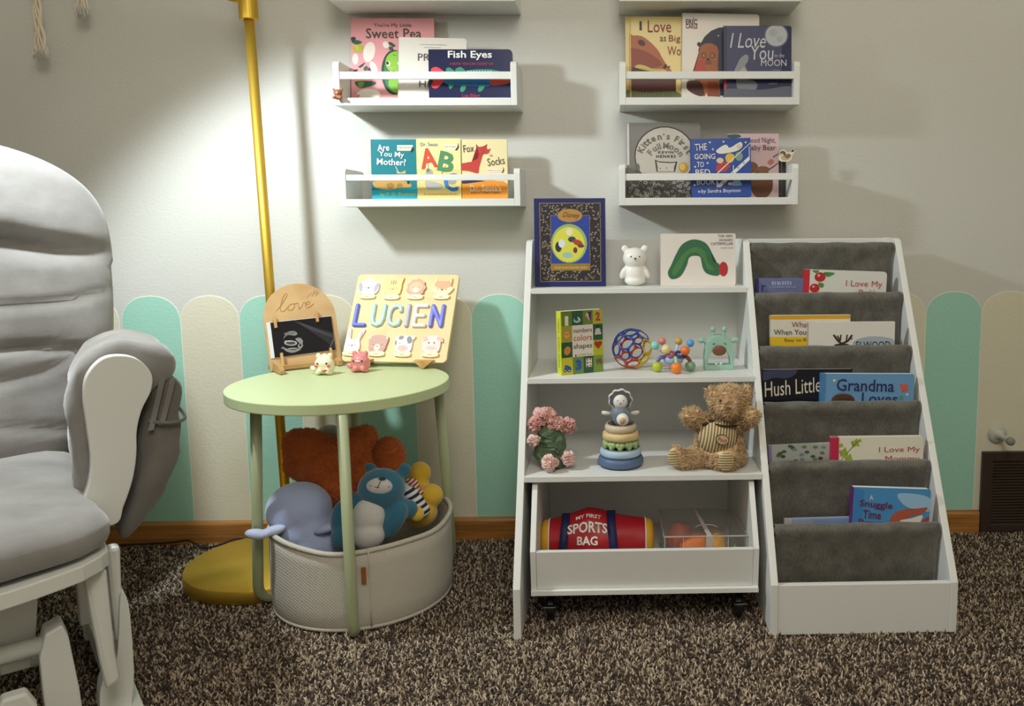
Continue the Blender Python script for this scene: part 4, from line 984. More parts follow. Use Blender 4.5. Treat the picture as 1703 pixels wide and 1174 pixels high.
for r_a, z in [(.012, .057), (.034, .056), (.038, .060), (.038, .068), (.034, .072), (.012, .0715)]:
    ring = []
    for k in range(seg):
        a = 2*PI*k/seg; rr = r_a*(1+(.06*(abs(math.sin(a*3))-.5) if r_a > .02 else 0)); ring.append(bm.verts.new((rr*math.cos(a), rr*math.sin(a), z)))
    rgs.append(ring)
for A, B in zip(rgs, rgs[1:]+rgs[:1]):
    for k in range(seg): f = bm.faces.new((A[k], A[(k+1) % seg], B[(k+1) % seg], B[k])); f.smooth = True
obj('flower_ring', bm, M('#ddc48e', .5), t, smooth=True)
torus('ring', .0805, .033, .0088, '#d6c6ae', 1)
GRS = M('#75808c', .5)
bm = NB(); ball(bm, (0, 0, .107), (.0215, .0215, .0215), seg=32, ring=20); obj('ball_body', bm, GRS, t, smooth=True)
for k, (rr, col) in enumerate(((.0185, '#8793a0'), (.0155, '#6d7884'))):
    bm = NB(); m4 = Matrix.Translation((.003, -.0125-.003*k, .103-.0005*k)) @ Matrix.Rotation(R(80), 4, 'X'); lathe(bm, [(0, 0), (rr, 0), (rr, .0035), (0, .005)], 32, m4); obj('disc', bm, M(col, .5), t)
bm = NB(); m4 = Matrix.Translation((.004, -.0205, .101)) @ Matrix.Rotation(R(80), 4, 'X'); lathe(bm, [(0, 0), (.0125, 0), (.0125, .003), (0, .004)], 32, m4); obj('disc', bm, M('#f0ede4', .5), t)
bm = NB(); ball(bm, (.004, -.0275, .1005), .0058); obj('wooden_bead', bm, M('#d5ab74', .45), t, smooth=True)
for s in (-1, 1):
    obj('arm', soft('a', [((s*.036, -.002, .110), (.0045, .0045, .0045))], M('#e6e2d8', .5), None, .0012, 2, tubes=[([(s*.018, 0, .107), (s*.030, -.001, .109)], .004)]).data if False else TB([(s*.018, 0, .108), (s*.030, -.002, .110), (s*.0385, -.003, .112)], [.0035, .0048, .0035], 10), M('#e6e2d8', .5), t, smooth=True)
bm = NB(); pts = [(.0245*(1+.05*math.cos(9*a))*math.cos(a), .138+.0215*(1+.05*math.cos(9*a))*math.sin(a)) for a in [R(k*4) for k in range(90)]]
prism(bm, pts, -.004, .006); obj('mane_rim', bm, M('#e9e6de', .5), t, bevel=.0008)
bm = NB(); pts = [(.0222*(1+.05*math.cos(9*a))*math.cos(a), .138+.0195*(1+.05*math.cos(9*a))*math.sin(a)) for a in [R(k*4) for k in range(90)]]
prism(bm, pts, -.0055, -.003); obj('mane', bm, M('#5d6068', .55), t)
bm = NB(); ball(bm, (0, -.006, .1345), (.0148, .010, .0150), seg=24, ring=16); obj('face', bm, M('#ece9e2', .5), t, smooth=True)
for s in (-1, 1): dot('eye', (s*.006, -.0150, .139), .0011, (s*.3, -1, .2), M('#6f7078', .5), t)
bm = NB(); ball(bm, (.0, -.0165, .1335), (.002, .001, .0015)); obj('nose', bm, M('#8a8078', .5), t, smooth=True)
obj('neck', TB([(0, -.001, .118), (0, -.001, .127)], .009, 16), M('#ece9e2', .5), t, smooth=True)

# pink carnations in green crepe
t = thing('flower_bouquet', 'small bouquet of pink carnations in dark green wrapped paper', 'bouquet', (.024, -.345, .2858))
GREENP = M('#5c7054', .8)
leafb = [((.003, .002, .028), (.034, .026, .027), (0, .3, 0)), ((.012, 0, .050), (.028, .022, .024)), ((.000, 0, .072), (.022, .02, .018))]
wrap = soft('leaf_wrap', leafb, GREENP, t, .003, 2, disp=.010, dscale=.012)
# folded paper leaves laid in tiers
for i in range(16):
    a = R(200+rng.random()*150); zz = .012+.066*(i/16); rr = .029-.008*(zz/.09)
    cx, cy = .006+rr*math.cos(a), rr*math.sin(a)*.8
    bm = NB(); m4 = Matrix.Translation((cx, cy, zz)) @ Matrix.Rotation(a, 4, 'Z') @ Matrix.Rotation(R(60+20*rng.random()), 4, 'Y')
    L = spline([(-.004, -.018), (.004, -.022), (.010, 0), (.004, .022), (-.004, .018), (-.006, 0)], 3)
    vs = [bm.verts.new((p[0], p[1], -abs(p[1])*.25)) for p in L]; bm.faces.new(vs); xf(bm.verts, m4)
    obj('leaf', bm, GREENP, t, solid=.001)
def carnation(c, r, col, seed, nm='carnation'):
    rd = np.random.default_rng(seed); cm = M(col, .75)
    core = NB(); ball(core, c, r*.55, seg=12, ring=8); o = obj(nm, core, cm, t, smooth=True)
    bm = NB()
    for k in range(90):
        d = Vector(rd.normal(size=3)); d.normalize()
        if d.y > .6: continue
        q = d.to_track_quat('Z', 'Y').to_matrix().to_4x4(); w = r*(.26+.2*rd.random()); hh = r*(.60+.40*rd.random())
        m4 = Matrix.Translation(Vector(c)) @ q @ Matrix.Rotation(rd.random()*6.3, 4, 'Z')
        n_ = 9; A = []; B = []
        for i in range(n_):
            u = i/(n_-1)*2-1; wav = r*.11*math.sin(u*9+k)
            A.append(bm.verts.new(m4 @ Vector((u*w*.35, wav*.2, r*.25)))); B.append(bm.verts.new(m4 @ Vector((u*w, wav, hh*(1.12-.18*u*u)+r*.05*math.cos(u*14)))))
        for i in range(n_-1): f = bm.faces.new((A[i], A[i+1], B[i+1], B[i])); f.smooth = True
    p = obj('petals', bm, cm, o, solid=.0006); p['kind'] = 'stuff'
    return o
carnation((-.006, .008, .100), .0265, '#e8b7ae', 1); carnation((.017, .002, .088), .020, '#e5b2a9', 12); carnation((-.022, -.006, .093), .018, '#e2aca3', 22); carnation((.043, .010, .085), .0175, '#e4b0a8', 2)
carnation((-.0268, -.022, .062), .0145, '#f4d3ca', 3); carnation((.006, -.034, .0190), .0180, '#f5d2c9', 4); carnation((.042, -.016, .0230), .0165, '#f5d0c8', 5)
for p0, p1 in (((.0, 0, .06), (.043, .010, .080)), ((.01, 0, .03), (.042, -.016, .024)), ((.0, 0, .05), (-.026, -.022, .060))):
    obj('stem', TB([p0, p1], .0018, 8), M('#4f6a3a', .6), t)

# teddy bear
FURM = bpy.data.materials.new('teddy_fur'); FURM.use_nodes = True
nt = FURM.node_tree; b_ = nt.nodes['Principled BSDF']; b_.inputs['Roughness'].default_value = .85; b_.inputs['Sheen Weight'].default_value = .3
n_ = nt.nodes.new('ShaderNodeTexNoise'); n_.inputs['Scale'].default_value = 90; tc = nt.nodes.new('ShaderNodeTexCoord'); cr = nt.nodes.new('ShaderNodeValToRGB')
cr.color_ramp.elements[0].color = lin('#c09560'); cr.color_ramp.elements[1].color = lin('#edd0a2'); cr.color_ramp.elements[0].position = .3; cr.color_ramp.elements[1].position = .65
nt.links.new(tc.outputs['Object'], n_.inputs['Vector']); nt.links.new(n_.outputs['Fac'], cr.inputs[0]); nt.links.new(cr.outputs[0], b_.inputs['Base Color'])
def corduroy(name, c1, c2, scale, axis=0, ang=0):
    m = bpy.data.materials.new(name); m.use_nodes = True; nt = m.node_tree; b = nt.nodes['Principled BSDF']
    tc = nt.nodes.new('ShaderNodeTexCoord'); mp = nt.nodes.new('ShaderNodeMapping'); mp.inputs['Rotation'].default_value = (0, ang, 0)
    w = nt.nodes.new('ShaderNodeTexWave'); w.inputs['Scale'].default_value = scale; w.bands_direction = 'X' if axis == 0 else 'Z'
    cr = nt.nodes.new('ShaderNodeValToRGB'); cr.color_ramp.elements[0].position = .35; cr.color_ramp.elements[1].position = .6
    cr.color_ramp.elements[0].color = lin(c1); cr.color_ramp.elements[1].color = lin(c2)
    bp = nt.nodes.new('ShaderNodeBump'); bp.inputs['Strength'].default_value = .6; bp.inputs['Distance'].default_value = .002
    nt.links.new(tc.outputs['Object'], mp.inputs[0]); nt.links.new(mp.outputs[0], w.inputs['Vector']); nt.links.new(w.outputs['Fac'], cr.inputs[0]); nt.links.new(cr.outputs[0], b.inputs['Base Color']); nt.links.new(w.outputs['Fac'], bp.inputs['Height']); nt.links.new(bp.outputs['Normal'], b.inputs['Normal'])
    b.inputs['Roughness'].default_value = .85
    return m
t = thing('teddy_bear', 'shaggy light brown teddy bear with a striped corduroy tummy', 'teddy bear', (.380, -.350, .2858))
o0 = Vector((.380, -.350, .2858))
def W_(x, y, z): return (x-o0.x, y-o0.y, z-o0.z)
body = soft('body', [
    (W_(.377, -.352, .333), (.047, .038, .046)), (W_(.382, -.350, .306), (.050, .038, .020)),
    (W_(.394, -.367, .424), (.0385, .035, .0315)), (W_(.388, -.400, .4170), (.020, .016, .017)),
    (W_(.430, -.358, .440), (.011, .009, .013)), (W_(.358, -.358, .440), (.010, .009, .012)),
    (W_(.317, -.372, .396), (.019, .016, .0155)), (W_(.4330, -.398, .400), (.0165, .015, .0165)),
    (W_(.287, -.373, .313), (.017, .015, .021), (0, -.25, 0)), (W_(.385, -.388, .311), (.023, .017, .024))],
    FURM, t, .004, 4, tubes=[([W_(.352, -.355, .372), W_(.320, -.370, .393)], [.018, .015]), ([W_(.405, -.355, .372), W_(.430, -.390, .396)], [.018, .014]), ([W_(.350, -.350, .307), W_(.295, -.370, .303)], [.020, .017]), ([W_(.390, -.345, .310), W_(.386, -.378, .308)], [.024, .022]), ([W_(.380, -.352, .37), W_(.390, -.360, .40)], [.028, .026])], disp=.004, dscale=.012)
CORD = corduroy('corduroy_stripe', '#8f7c52', '#e6d3a6', 52, 0, R(-8)); CORD2 = corduroy('corduroy_pad', '#a28d62', '#e6d3a6', 60, 1)
bm = NB(); ball(bm, W_(.370, -.362, .356), (.0450, .0400, .0430), (0, .15, 0), 36, 24)
for v in list(bm.verts):
    if v.co.y > -.022 or v.co.z > .104 or abs(v.co.x+.010) > .040: bm.verts.remove(v)
obj('tummy_panel', bm, CORD, t, smooth=True, solid=.001)
for nm_, (ra, rb_), yy, hx in (('patch_rim', (.0135, .0100), 0, '#5a3c28'), ('patch', (.0120, .0086), -.0010, '#d0ad86')):
    bm = NB(); prism(bm, ell(0, 0, ra, rb_), -.0012, .003); o = obj(nm_, bm, M(hx, .8), t, loc=W_(.3755, -.4065+yy, .3560), rot=(R(-8), R(14), 0))
tx = txt(t, 'Pooh', 0, 0, .018, .0085, '#4a3020', 0, y=0, name='patch_lettering', shear=.2); tx.rotation_euler = (R(-8), R(14), 0); tx.location = W_(.3755, -.4092, .3560)
for (c, r, rot_) in ((W_(.2805, -.3875, .313), (.0125, .005, .0185), (0, -.25, .3)), (W_(.384, -.4035, .310), (.0165, .005, .0205), (.15, 0, 0))):
    bm = NB(); ball(bm, c, r, rot_, 24, 16); obj('foot_pad', bm, CORD2, t, smooth=True)
NB_ = M('#5d4030', .5)
bm = NB(); ball(bm, W_(.3845, -.4175, .4215), (.0055, .004, .0038)); obj('nose', bm, NB_, t, smooth=True)
for s in (-1, 1):
    bm = NB(); ball(bm, W_(.386+s*.0135, -.4005, .4330), .0026); obj('eye', bm, BLKE, t, smooth=True)
rb = [W_(.353, -.378, .384), W_(.365, -.392, .383), W_(.385, -.398, .381), W_(.405, -.390, .380), W_(.415, -.372, .381)]
obj('neck_ribbon', TB(spline(rb, 4, False), .0024, 6), M('#3a2418', .7), t, smooth=True)
bm = NB()
for s in (-1, 1): ball(bm, W_(.350+s*.006, -.386, .386+s*.003), (.007, .003, .004), (0, s*.4, 0), 14, 8)
obj('ribbon_bow', bm, M('#3a2418', .7), t, smooth=True)
def keepf(P):
    q = P+np.array(o0)
    k = ~((np.abs(q[:, 0]-.371) < .039) & (q[:, 1] < -.368) & (q[:, 2] > .322) & (q[:, 2] < .388))
    for cx, cz, rx, rz_ in ((.2805, .313, .012, .018), (.384, .310, .016, .020)): k &= ~(((q[:, 0]-cx)/rx)**2+((q[:, 2]-cz)/rz_)**2 < 1)
    return k
fur(body, 15000, .0085, .0016, FURM, t, 'fur', .9, .25, keep=keepf)

# sports bag in the bin
REDB = M('#b01a26', .45, bump=.25, bscale=30); YELB = M('#e0a820', .55); NAVY = M('#1a2050', .6); WHB = M('#eeeae0', .6)
t = thing('sports_bag', 'small red toy duffel bag with navy straps in the rolling bin', 'bag', (.124, -.330, .0758))
m4 = Matrix.Rotation(PI/2, 4, 'Y')
def lump(x, a):
    q_ = max(0, (math.sin(a)-.2)/.8); return .013*q_*q_*(3-2*q_)*max(0, 1-abs(x+.02)/.06)
def bagprof(x):  # radius profile along the bag, slightly lumpy
    return .052+.006*math.cos(x*22)-.004*abs(x)/.1
bm = NB(); rings = []
xs = np.linspace(-.100, .100, 26)
for x in xs:
    r = bagprof(x); ring = []
    for k in range(36):
        a = 2*PI*k/36; zz = .050+r*.92*math.sin(a)+lump(x, a)
        ring.append(bm.verts.new((x, r*.95*math.cos(a)+.001*math.sin(x*60+k), max(zz, 0))))
    rings.append(ring)
for A, B in zip(rings, rings[1:]):
    for k in range(36): f = bm.faces.new((A[k], A[(k+1) % 36], B[(k+1) % 36], B[k])); f.smooth = True
obj('bag_body', bm, REDB, t, smooth=True)
for s in (-1, 1):
    bm = NB(); rr = []
    for dx, kk in ((0, 1.0), (.006, .985), (.012, .93), (.016, .80), (.018, .5), (.0185, 0)):
        r = bagprof(.1)*kk
        rr.append([bm.verts.new((s*(.100+dx), r*.95*math.cos(2*PI*k/36), max(.050+r*.92*math.sin(2*PI*k/36), 0))) for k in range(36)] if kk else [bm.verts.new((s*(.100+dx), 0, .05))])
    for A, B in zip(rr, rr[1:]):
        for k in range(36):
            if len(B) == 1: bm.faces.new((A[k], A[(k+1) % 36], B[0]))
            else: bm.faces.new((A[k], A[(k+1) % 36], B[(k+1) % 36], B[k]))
    obj('end_panel', bm, YELB, t, smooth=True)
    bm = NB(); r = bagprof(.1)+.001; tube(bm, [(s*.1005, r*.95*math.cos(2*PI*k/36), max(.050+r*.92*math.sin(2*PI*k/36), .001)) for k in range(36)], .0016, 6, closed=True); obj('piping', bm, WHB, t, smooth=True)
for x in (-.070, .034):
    bm = NB(); A = []; B = []
    tilt = .10
    for k in range(0, 22):
        a = R(-60+k*10+90+30)  # front bottom over the top
        a = R(235-k*8.5)
        r = bagprof(x)+.0022; lift = 0
        y = r*.95*math.cos(a); z = .050+r*.92*math.sin(a)+.004*(math.sin(a) > .5)
        z = max(z, .001)
        dx = -.10*(z-.05)*(1 if x > 0 else -1)
        A.append(bm.verts.new((x-.009+dx, y, z))); B.append(bm.verts.new((x+.009+dx, y, z)))
    for k in range(len(A)-1): bm.faces.new((A[k], A[k+1], B[k+1], B[k]))
    obj('strap', bm, NAVY, t, solid=.0016, smooth=True)
def wrap_txt(s, x, a_deg, w, h, rot=0):
    o = txt(t, s, 0, 0, w, h, '#efece4', rot, y=0, bold=.025, name='lettering'); a = R(a_deg); r = bagprof(x)+.0030
    # bend the flat lettering round the bag
    me = o.data
    for v in me.vertices:
        aa = a-(v.co.z)/r; rr2 = bagprof(x+v.co.x)+.0022
        v.co = Vector((x+v.co.x, rr2*.95*math.cos(aa), .050+rr2*.92*math.sin(aa)+lump(x+v.co.x, aa)))
    return o
wrap_txt('MY FIRST', -.018, 118, .052, .010); wrap_txt('SPORTS', -.020, 140, .082, .0205); wrap_txt('BAG', -.020, 164, .042, .018)

# clear plastic case
CLR = bpy.data.materials.new('clear_plastic'); CLR.use_nodes = True; b_ = CLR.node_tree.nodes['Principled BSDF']
b_.inputs['Base Color'].default_value = (.93, .92, .88, 1); b_.inputs['Roughness'].default_value = .12; b_.inputs['Transmission Weight'].default_value = .92; b_.inputs['IOR'].default_value = 1.12; b_.inputs['Alpha'].default_value = .42
t = thing('clear_case', 'clear plastic carry case of toys in the rolling bin beside the red bag', 'plastic case', (.344, -.320, .0758))
bx = [(-.083, -.085), (.083, -.085), (.070, .072), (-.085, .072)]
bm = NB()
for z0, z1, wll in ((0, .079, 1),):
    for i in range(4):
        (xa, ya), (xb, yb) = bx[i], bx[(i+1) % 4]
        n_ = Vector((yb-ya, xa-xb, 0)).normalized()*.0016
        vs = [bm.verts.new(p) for p in ((xa, ya, z0), (xb, yb, z0), (xb, yb, z1), (xa, ya, z1), (xa-n_.x, ya-n_.y, z0), (xb-n_.x, yb-n_.y, z0), (xb-n_.x, yb-n_.y, z1), (xa-n_.x, ya-n_.y, z1))]
        for q in ((0, 1, 2, 3), (7, 6, 5, 4), (0, 4, 5, 1), (3, 2, 6, 7), (1, 5, 6, 2), (0, 3, 7, 4)): bm.faces.new([vs[k] for k in q])
prism(bm, bx, 0, .0016, 'z')
obj('case_body', bm, CLR, t)
bm = NB(); prism(bm, [(x*1.02, y*1.02) for x, y in bx], .0795, .0825, 'z'); obj('lid', bm, CLR, t, bevel=.001)
bm = NB(); tube(bm, [(x*1.02, y*1.02, .0805) for x, y in bx], .0016, 6, closed=True); tube(bm, [(x, y, .0018) for x, y in bx], .0014, 6, closed=True)
for x, y in bx: tube(bm, [(x, y, .001), (x, y, .08)], .0012, 6)
obj('case_edge', bm, M('#cfc9bd', .3, alpha=.7), t)
bm = NB(); prism(bm, [(-.012, .070), (-.006, .070), (.012, -.092), (.002, -.092)], .0828, .0850, 'z'); box(bm, .000, .014, -.0935, -.088, .060, .084); obj('handle_strap', bm, M('#d8d0c6', .35, alpha=.75), t, bevel=.001)
bm = NB(); tube(bm, [(.022*math.cos(a)+.006, .016*math.sin(a)-.045, .0835) for a in [R(k*18) for k in range(11)]], .0008, 6); obj('handle_arc', bm, M('#e4ded6', .3), t)
for nm, col, c, r in (('toy_block', '#ee7a2e', (-.012, -.052, .036), (.040, .024, .034)), ('toy_block', '#eaa83c', (.026, -.045, .040), (.022, .022, .030)), ('toy_block', '#cc6a5a', (-.045, .005, .040), (.028, .028, .034)), ('toy_block', '#7fae3a', (.064, -.060, .030), (.007, .012, .024)), ('toy_block', '#3f6fae', (-.058, -.062, .028), (.009, .010, .024)), ('toy_block', '#b98a6a', (.020, .020, .026), (.032, .022, .022))):
    o = soft(nm, [(c, r)], M(col, .5), t, .004, 2, disp=.008, dscale=.02)
bm = NB(); box(bm, -.046, -.045, -.0866, -.0856, .002, .078); box(bm, .045, .046, -.0866, -.0856, .002, .078); obj('divider_line', bm, M('#d9d5cb', .4), t); t.children[-1]['kind'] = 'stuff'

# tiny bear by the wall shelf
t = thing('tiny_bear_figure', 'tiny brown bear figure perched on the wall shelf end below the pink book', 'figurine', (-.4370, -.1335, 1.0545))
BB = M('#9c6244', .6)
soft('body', [((0, 0, .007), (.0085, .006, .0065)), ((0, -.001, .016), (.0095, .0075, .0075)), ((-.0085, 0, .0225), (.0032, .002, .0032)), ((.0085, 0, .0225), (.0032, .002, .0032)), ((-.007, -.005, .005), (.004, .004, .0035)), ((.007, -.005, .005), (.004, .004, .0035))], BB, t, .0011, 3)
for s in (-1, 1): dot('eye', (s*.0035, -.0080, .0175), .0009, (0, -1, 0), BLKE, t)
bm = NB(); ball(bm, (0, -.0080, .0145), (.0032, .002, .0024)); obj('muzzle', bm, M('#c79a78', .6), t, smooth=True)

# ---------------------------------------------------------------- on the side table
ARW = wood('#ddb886', '#cfa673', 6, 30, 6, .55); ARW2 = wood('#c9a06a', '#b58a55', 6, 30, 6, .5)
psi = R(38); lean = R(14)
t = thing('arch_photo_board', 'arched light wood board with love lettering and a clipped ultrasound print', 'photo board', (-.5885, -.2055, TZ+.001), psi, rx=-lean)
w, h = .158, .192
ap = [(0, 0), (w, 0), (w, h-.079)]+[(w/2+w/2*math.cos(R(a)), h-.079+.079*math.sin(R(a))) for a in range(6, 175, 7)]+[(0, h-.079)]
bm = NB(); prism(bm, ap, 0, .004); obj('board', bm, ARW, t, bevel=.0004)
lv = [(0, .10), (.10, .30), (.22, .70), (.27, .95), (.21, 1.0), (.15, .75), (.12, .35), (.15, .06), (.23, .03), (.31, .16), (.37, .32), (.45, .38), (.38, .34), (.34, .16), (.40, .03), (.50, .08), (.53, .28), (.47, .38), (.55, .36), (.62, .37), (.65, .20), (.68, .04), (.74, .14), (.79, .37), (.84, .33), (.88, .20), (.97, .26), (.95, .38), (.88, .34), (.85, .16), (.91, .03), (1.0, .08), (1.10, .22)]
lv = spline([(.026+.076*x+.010*z, .128+.040*z+.006*x) for x, z in lv], 6, False)
bm = NB(); tube(bm, [(p[0], -.0003, p[1]) for p in lv], [.0006+.0004*abs(math.sin(i*.16)) for i in range(len(lv))], 6)
for v in bm.verts: v.co.y = -.0003+(v.co.y+.0003)*.3
obj('love_lettering', bm, M('#b5834e', .6), t)
pic(t, [('#c49a68', line((.098+.010*k, .158+.003*k), (.112+.008*k, .172-.002*k), .0012)) for k in range(3)]+[('#c49a68', line((.110+.008*k, .160), (.118+.006*k, .176), .0011)) for k in range(2)], -.0004, 'engraved_sprig')
# print, clipped to the board
bm = NB(); prism(bm, [(.004, .028), (.146, .032), (.146, .112), (.004, .108)], -.0016, -.0010); ph = obj('print_border', bm, M('#e9edf2', .3), t)
bm = NB(); prism(bm, [(.012, .029), (.146, .033), (.146, .111), (.012, .107)], -.0026, -.0017); obj('ultrasound_print', bm, M('#17151c', .18), t)
it = [('#2c2b33', [(.060, .108), (.146, .072), (.146, .034), (.120, .060), (.090, .085)]), ('#45444c', [(.064, .107), (.080, .100), (.146, .066), (.146, .060), (.100, .082)]), ('#6a6a70', line((.132, .036), (.146, .060), .0022))]
for a in ([(.030, .052), (.040, .046), (.055, .042), (.070, .046), (.066, .040), (.050, .036), (.036, .042)], [(.034, .068), (.044, .076), (.060, .074), (.066, .078), (.060, .084), (.046, .083)], [(.060, .066), (.070, .068), (.076, .060), (.072, .052), (.066, .058)]): it.append(('#8f8f92', spline(a, 4)))
it += [('#a9a9aa', ell(.049, .058, .014, .006, -8)), ('#47464c', ell(.049, .058, .010, .0035, -8)), ('#9b9b9d', ell(.069, .050, .006, .005, 30)), ('#2c2b33', ell(.069, .051, .003, .003)), ('#77777a', ell(.050, .080, .013, .0035, 5)), ('#c8c8c8', ell(.045, .0625, .009, .0012, -6)), ('#b5b5b5', ell(.052, .0455, .011, .0012, -4)), ('#888a8d', ell(.030, .049, .003, .0014, 30))]
pic(t, it, -.0028, 'scan_image')
PEG = wood('#d9b27c', '#c4955c', 20, 20, 6, .6)
for x, z in ((.0215, .106), (.113, .112)):
    bm = NB(); box(bm, x-.0028, x+.0028, -.008, -.0030, z-.012, z+.014, Matrix.Identity(4)); box(bm, x-.0024, x+.0024, .0042, .008, z-.010, z+.014); pg = obj('clothespin', bm, PEG, t, bevel=.0005)
    bm = NB(); tube(bm, [(x-.004, -.0025, z+.004), (x+.004, -.0025, z+.004)], .0011, 6); obj('spring', bm, CHR, pg)
for x in (.026, .134):
    bm = NB(); box(bm, x-.0028, x+.0028, -.0075, -.003, .004, .038); obj('support_post', bm, PEG, t, bevel=.0006)
bm = NB(); m4 = Matrix.Rotation(lean, 4, 'X')
prism(bm, [(-.055, .001), (-.045, .001), (.030, .001), (.030, .010), (-.004, .010), (-.006, .022), (-.046, .016), (-.055, .008)], .004, .014, 'x'); xf(bm.verts, m4); obj('stand_foot', bm, ARW2, t, bevel=.0005)
bm = NB(); prism(bm, [(-.030, .001), (.030, .001), (.030, .010), (-.004, .010), (-.010, .016), (-.030, .012)], .138, .148, 'x'); xf(bm.verts, m4); obj('stand_foot', bm, ARW2, t, bevel=.0005)
bm = NB(); box(bm, .014, .138, -.014, -.003, .003, .012); xf(bm.verts, m4); obj('stand_ledge', bm, ARW2, t, bevel=.0005)

# name puzzle
psi = R(-8.9); lean = R(29.4)
t = thing('name_puzzle', 'square wooden name puzzle with pastel animals and big letters leaning on feet', 'puzzle', (-.4553, -.1431, .4775), psi, rx=-lean)
w, h = .2465, .2172
bm = NB(); prism(bm, rrect(0, 0, w, h, .010, 6), 0, .008); obj('board', bm, wood('#efd39a', '#e6c68a', 5, 20, 5, .5), t, bevel=.0006)
def PZ(u, v): return (u*w, h*(1-v))
Lc = {'L': ('#6c7cf0', [[(0, 1), (0, 0), (.75, 0)]], .032), 'U': ('#bfe8ee', [[(0, 1), (0, .32), (.12, .08), (.42, 0), (.72, .08), (.84, .32), (.84, 1)]], .030), 'C': ('#c4e2e2', [[(.85, .74), (.80, .92), (.48, 1), (.14, .90), (0, .68), (0, .32), (.14, .10), (.48, 0), (.80, .08), (.85, .24)]], .030), 'I': ('#c0c2de', [[(0, 1), (0, 0)]], .03), 'E': ('#f2efee', [[(.8, 1), (0, 1), (0, 0), (.8, 0)], [(0, .5), (.65, .5)]], .032), 'N': ('#7c84f2', [[(0, 0), (0, 1)], [(0, 1), (.72, 0)], [(.72, 0), (.72, 1)]], .034)}
for ch, u0 in zip('LUCIEN', (.045, .212, .375, .552, .622, .785)):
    col, strokes, wd = Lc[ch]; x0, z0 = u0*w, h*(1-.615); hh = .0485
    tb_ = []
    for st in strokes:
        pts = [Vector((x0+.004+p[0]*wd, -.0025, z0+.004+p[1]*hh)) for p in st]
        dense = []
        for a, b in zip(pts, pts[1:]):
            dense += [a.lerp(b, k/6) for k in range(6)]
        dense.append(pts[-1]); tb_.append((dense, .0049))
    balls_ = [((x0+.004+p[0]*wd, -.0025, z0+.004+p[1]*hh), .0049) for st in strokes for p in st]
    o = soft('letter_'+ch.lower(), balls_, M(col, .4), t, .0011, 2, tubes=tb_); o['label'] = ('blue' if ch in 'LN' else 'white' if ch == 'E' else 'pale lilac' if ch == 'I' else 'pale aqua')+' letter '+ch
    o.name = 'letter'
def animal(nm, u, v, head, deco, base_w=.026):
    cx, cz = PZ(u, v); K = 1.27
    bm = NB(); pts = [(cx+x*K, cz+z*K) for x, z in head[1]]
    prism(bm, pts, -.0045, .0005); o = obj('puzzle_piece', bm, M(head[0], .45), t, bevel=.0006); o['label'] = nm
    bm = NB(); pts = [(cx+x*K, cz+z*K) for x, z in spline([(-.012, -.014), (.012, -.013), (.0145, -.0205), (0, -.0225), (-.0145, -.0205)], 4)]
    prism(bm, pts, -.0048, .0005); obj('piece_base', bm, M('#f0e3bd', .5), o)
    pic(o, [(c_, [(cx+p[0]*K, cz+p[1]*K) for p in pl]) for c_, pl in deco]+[('#b59a74', [(cx+p[0]*K, cz+p[1]*K) for p in ell(0, -.0185, .0045, .0006)])], -.0050, 'painted_face', .00002)
def fcx(ey=.001, sp=.007, col='#5a5048', nose=None, cheeks=None):
    out = [(col, ell(-sp, ey, .0013, .0006)), (col, ell(sp, ey, .0013, .0006))]
    if nose: out.append((nose, ell(0, ey-.001, .0022, .0016)))
    if cheeks: out += [(cheeks, ell(-.0100, ey-.004, .0022, .0014)), (cheeks, ell(.0100, ey-.004, .0022, .0014))]
    return out
animal('white dog puzzle piece with lilac ears', .135, .165, ('#f1efee', spline([(-.012, -.013), (.012, -.013), (.019, -.006), (.019, .006), (.011, .014), (0, .019), (-.011, .014), (-.019, .006), (-.019, -.006)], 4)), [('#a9a2ba', ell(-.0150, .000, .0036, .0095, 14)), ('#a9a2ba', ell(.0150, .000, .0036, .0095, -14))]+fcx(.000, .006, nose='#6a6676', cheeks='#f3c4cc'))
animal('yellow striped cat puzzle piece', .375, .172, ('#f0ca78', spline([(-.013, -.013), (.012, -.013), (.0165, -.002), (.0165, .010), (.018, .022), (.008, .015), (-.008, .015), (-.0165, .020), (-.0155, 0)], 4)), [('#8d7466', line((-.004, .008), (-.004, .015), .0015)), ('#8d7466', line((0, .007), (0, .016), .0015)), ('#8d7466', line((.004, .008), (.004, .015), .0015))]+fcx(-.001, .007, '#c28a4a', '#c98a58'))
animal('pinkish brown lion puzzle piece', .605, .168, ('#d69a82', [((.0175+.0012*math.cos(9*R(a)))*math.cos(R(a)), .001+(.0170+.0012*math.cos(9*R(a)))*math.sin(R(a))) for a in range(0, 360, 6)]), [('#f2b684', ell(0, .001, .0125, .0115)), ('#f6e6c4', ell(0, -.004, .0055, .0050))]+fcx(.001, .006))
animal('orange fox puzzle piece', .860, .165, ('#f3dcae', spline([(-.011, -.013), (.011, -.013), (.021, -.001), (.016, .004), (.016, .020), (.008, .014), (-.008, .014), (-.0155, .020), (-.016, .004), (-.018, -.002)], 3)), [('#eda676', [(-.0145, .018), (-.008, .013), (.008, .013), (.0150, .018), (.0150, .003), (.006, -.001), (0, -.004), (-.006, -.001), (-.0150, .003)]), ('#f6d9b8', ell(-.0135, .014, .0015, .003)), ('#f6d9b8', ell(.0135, .014, .0015, .003))]+fcx(-.003, .008, nose='#6a5a54'))
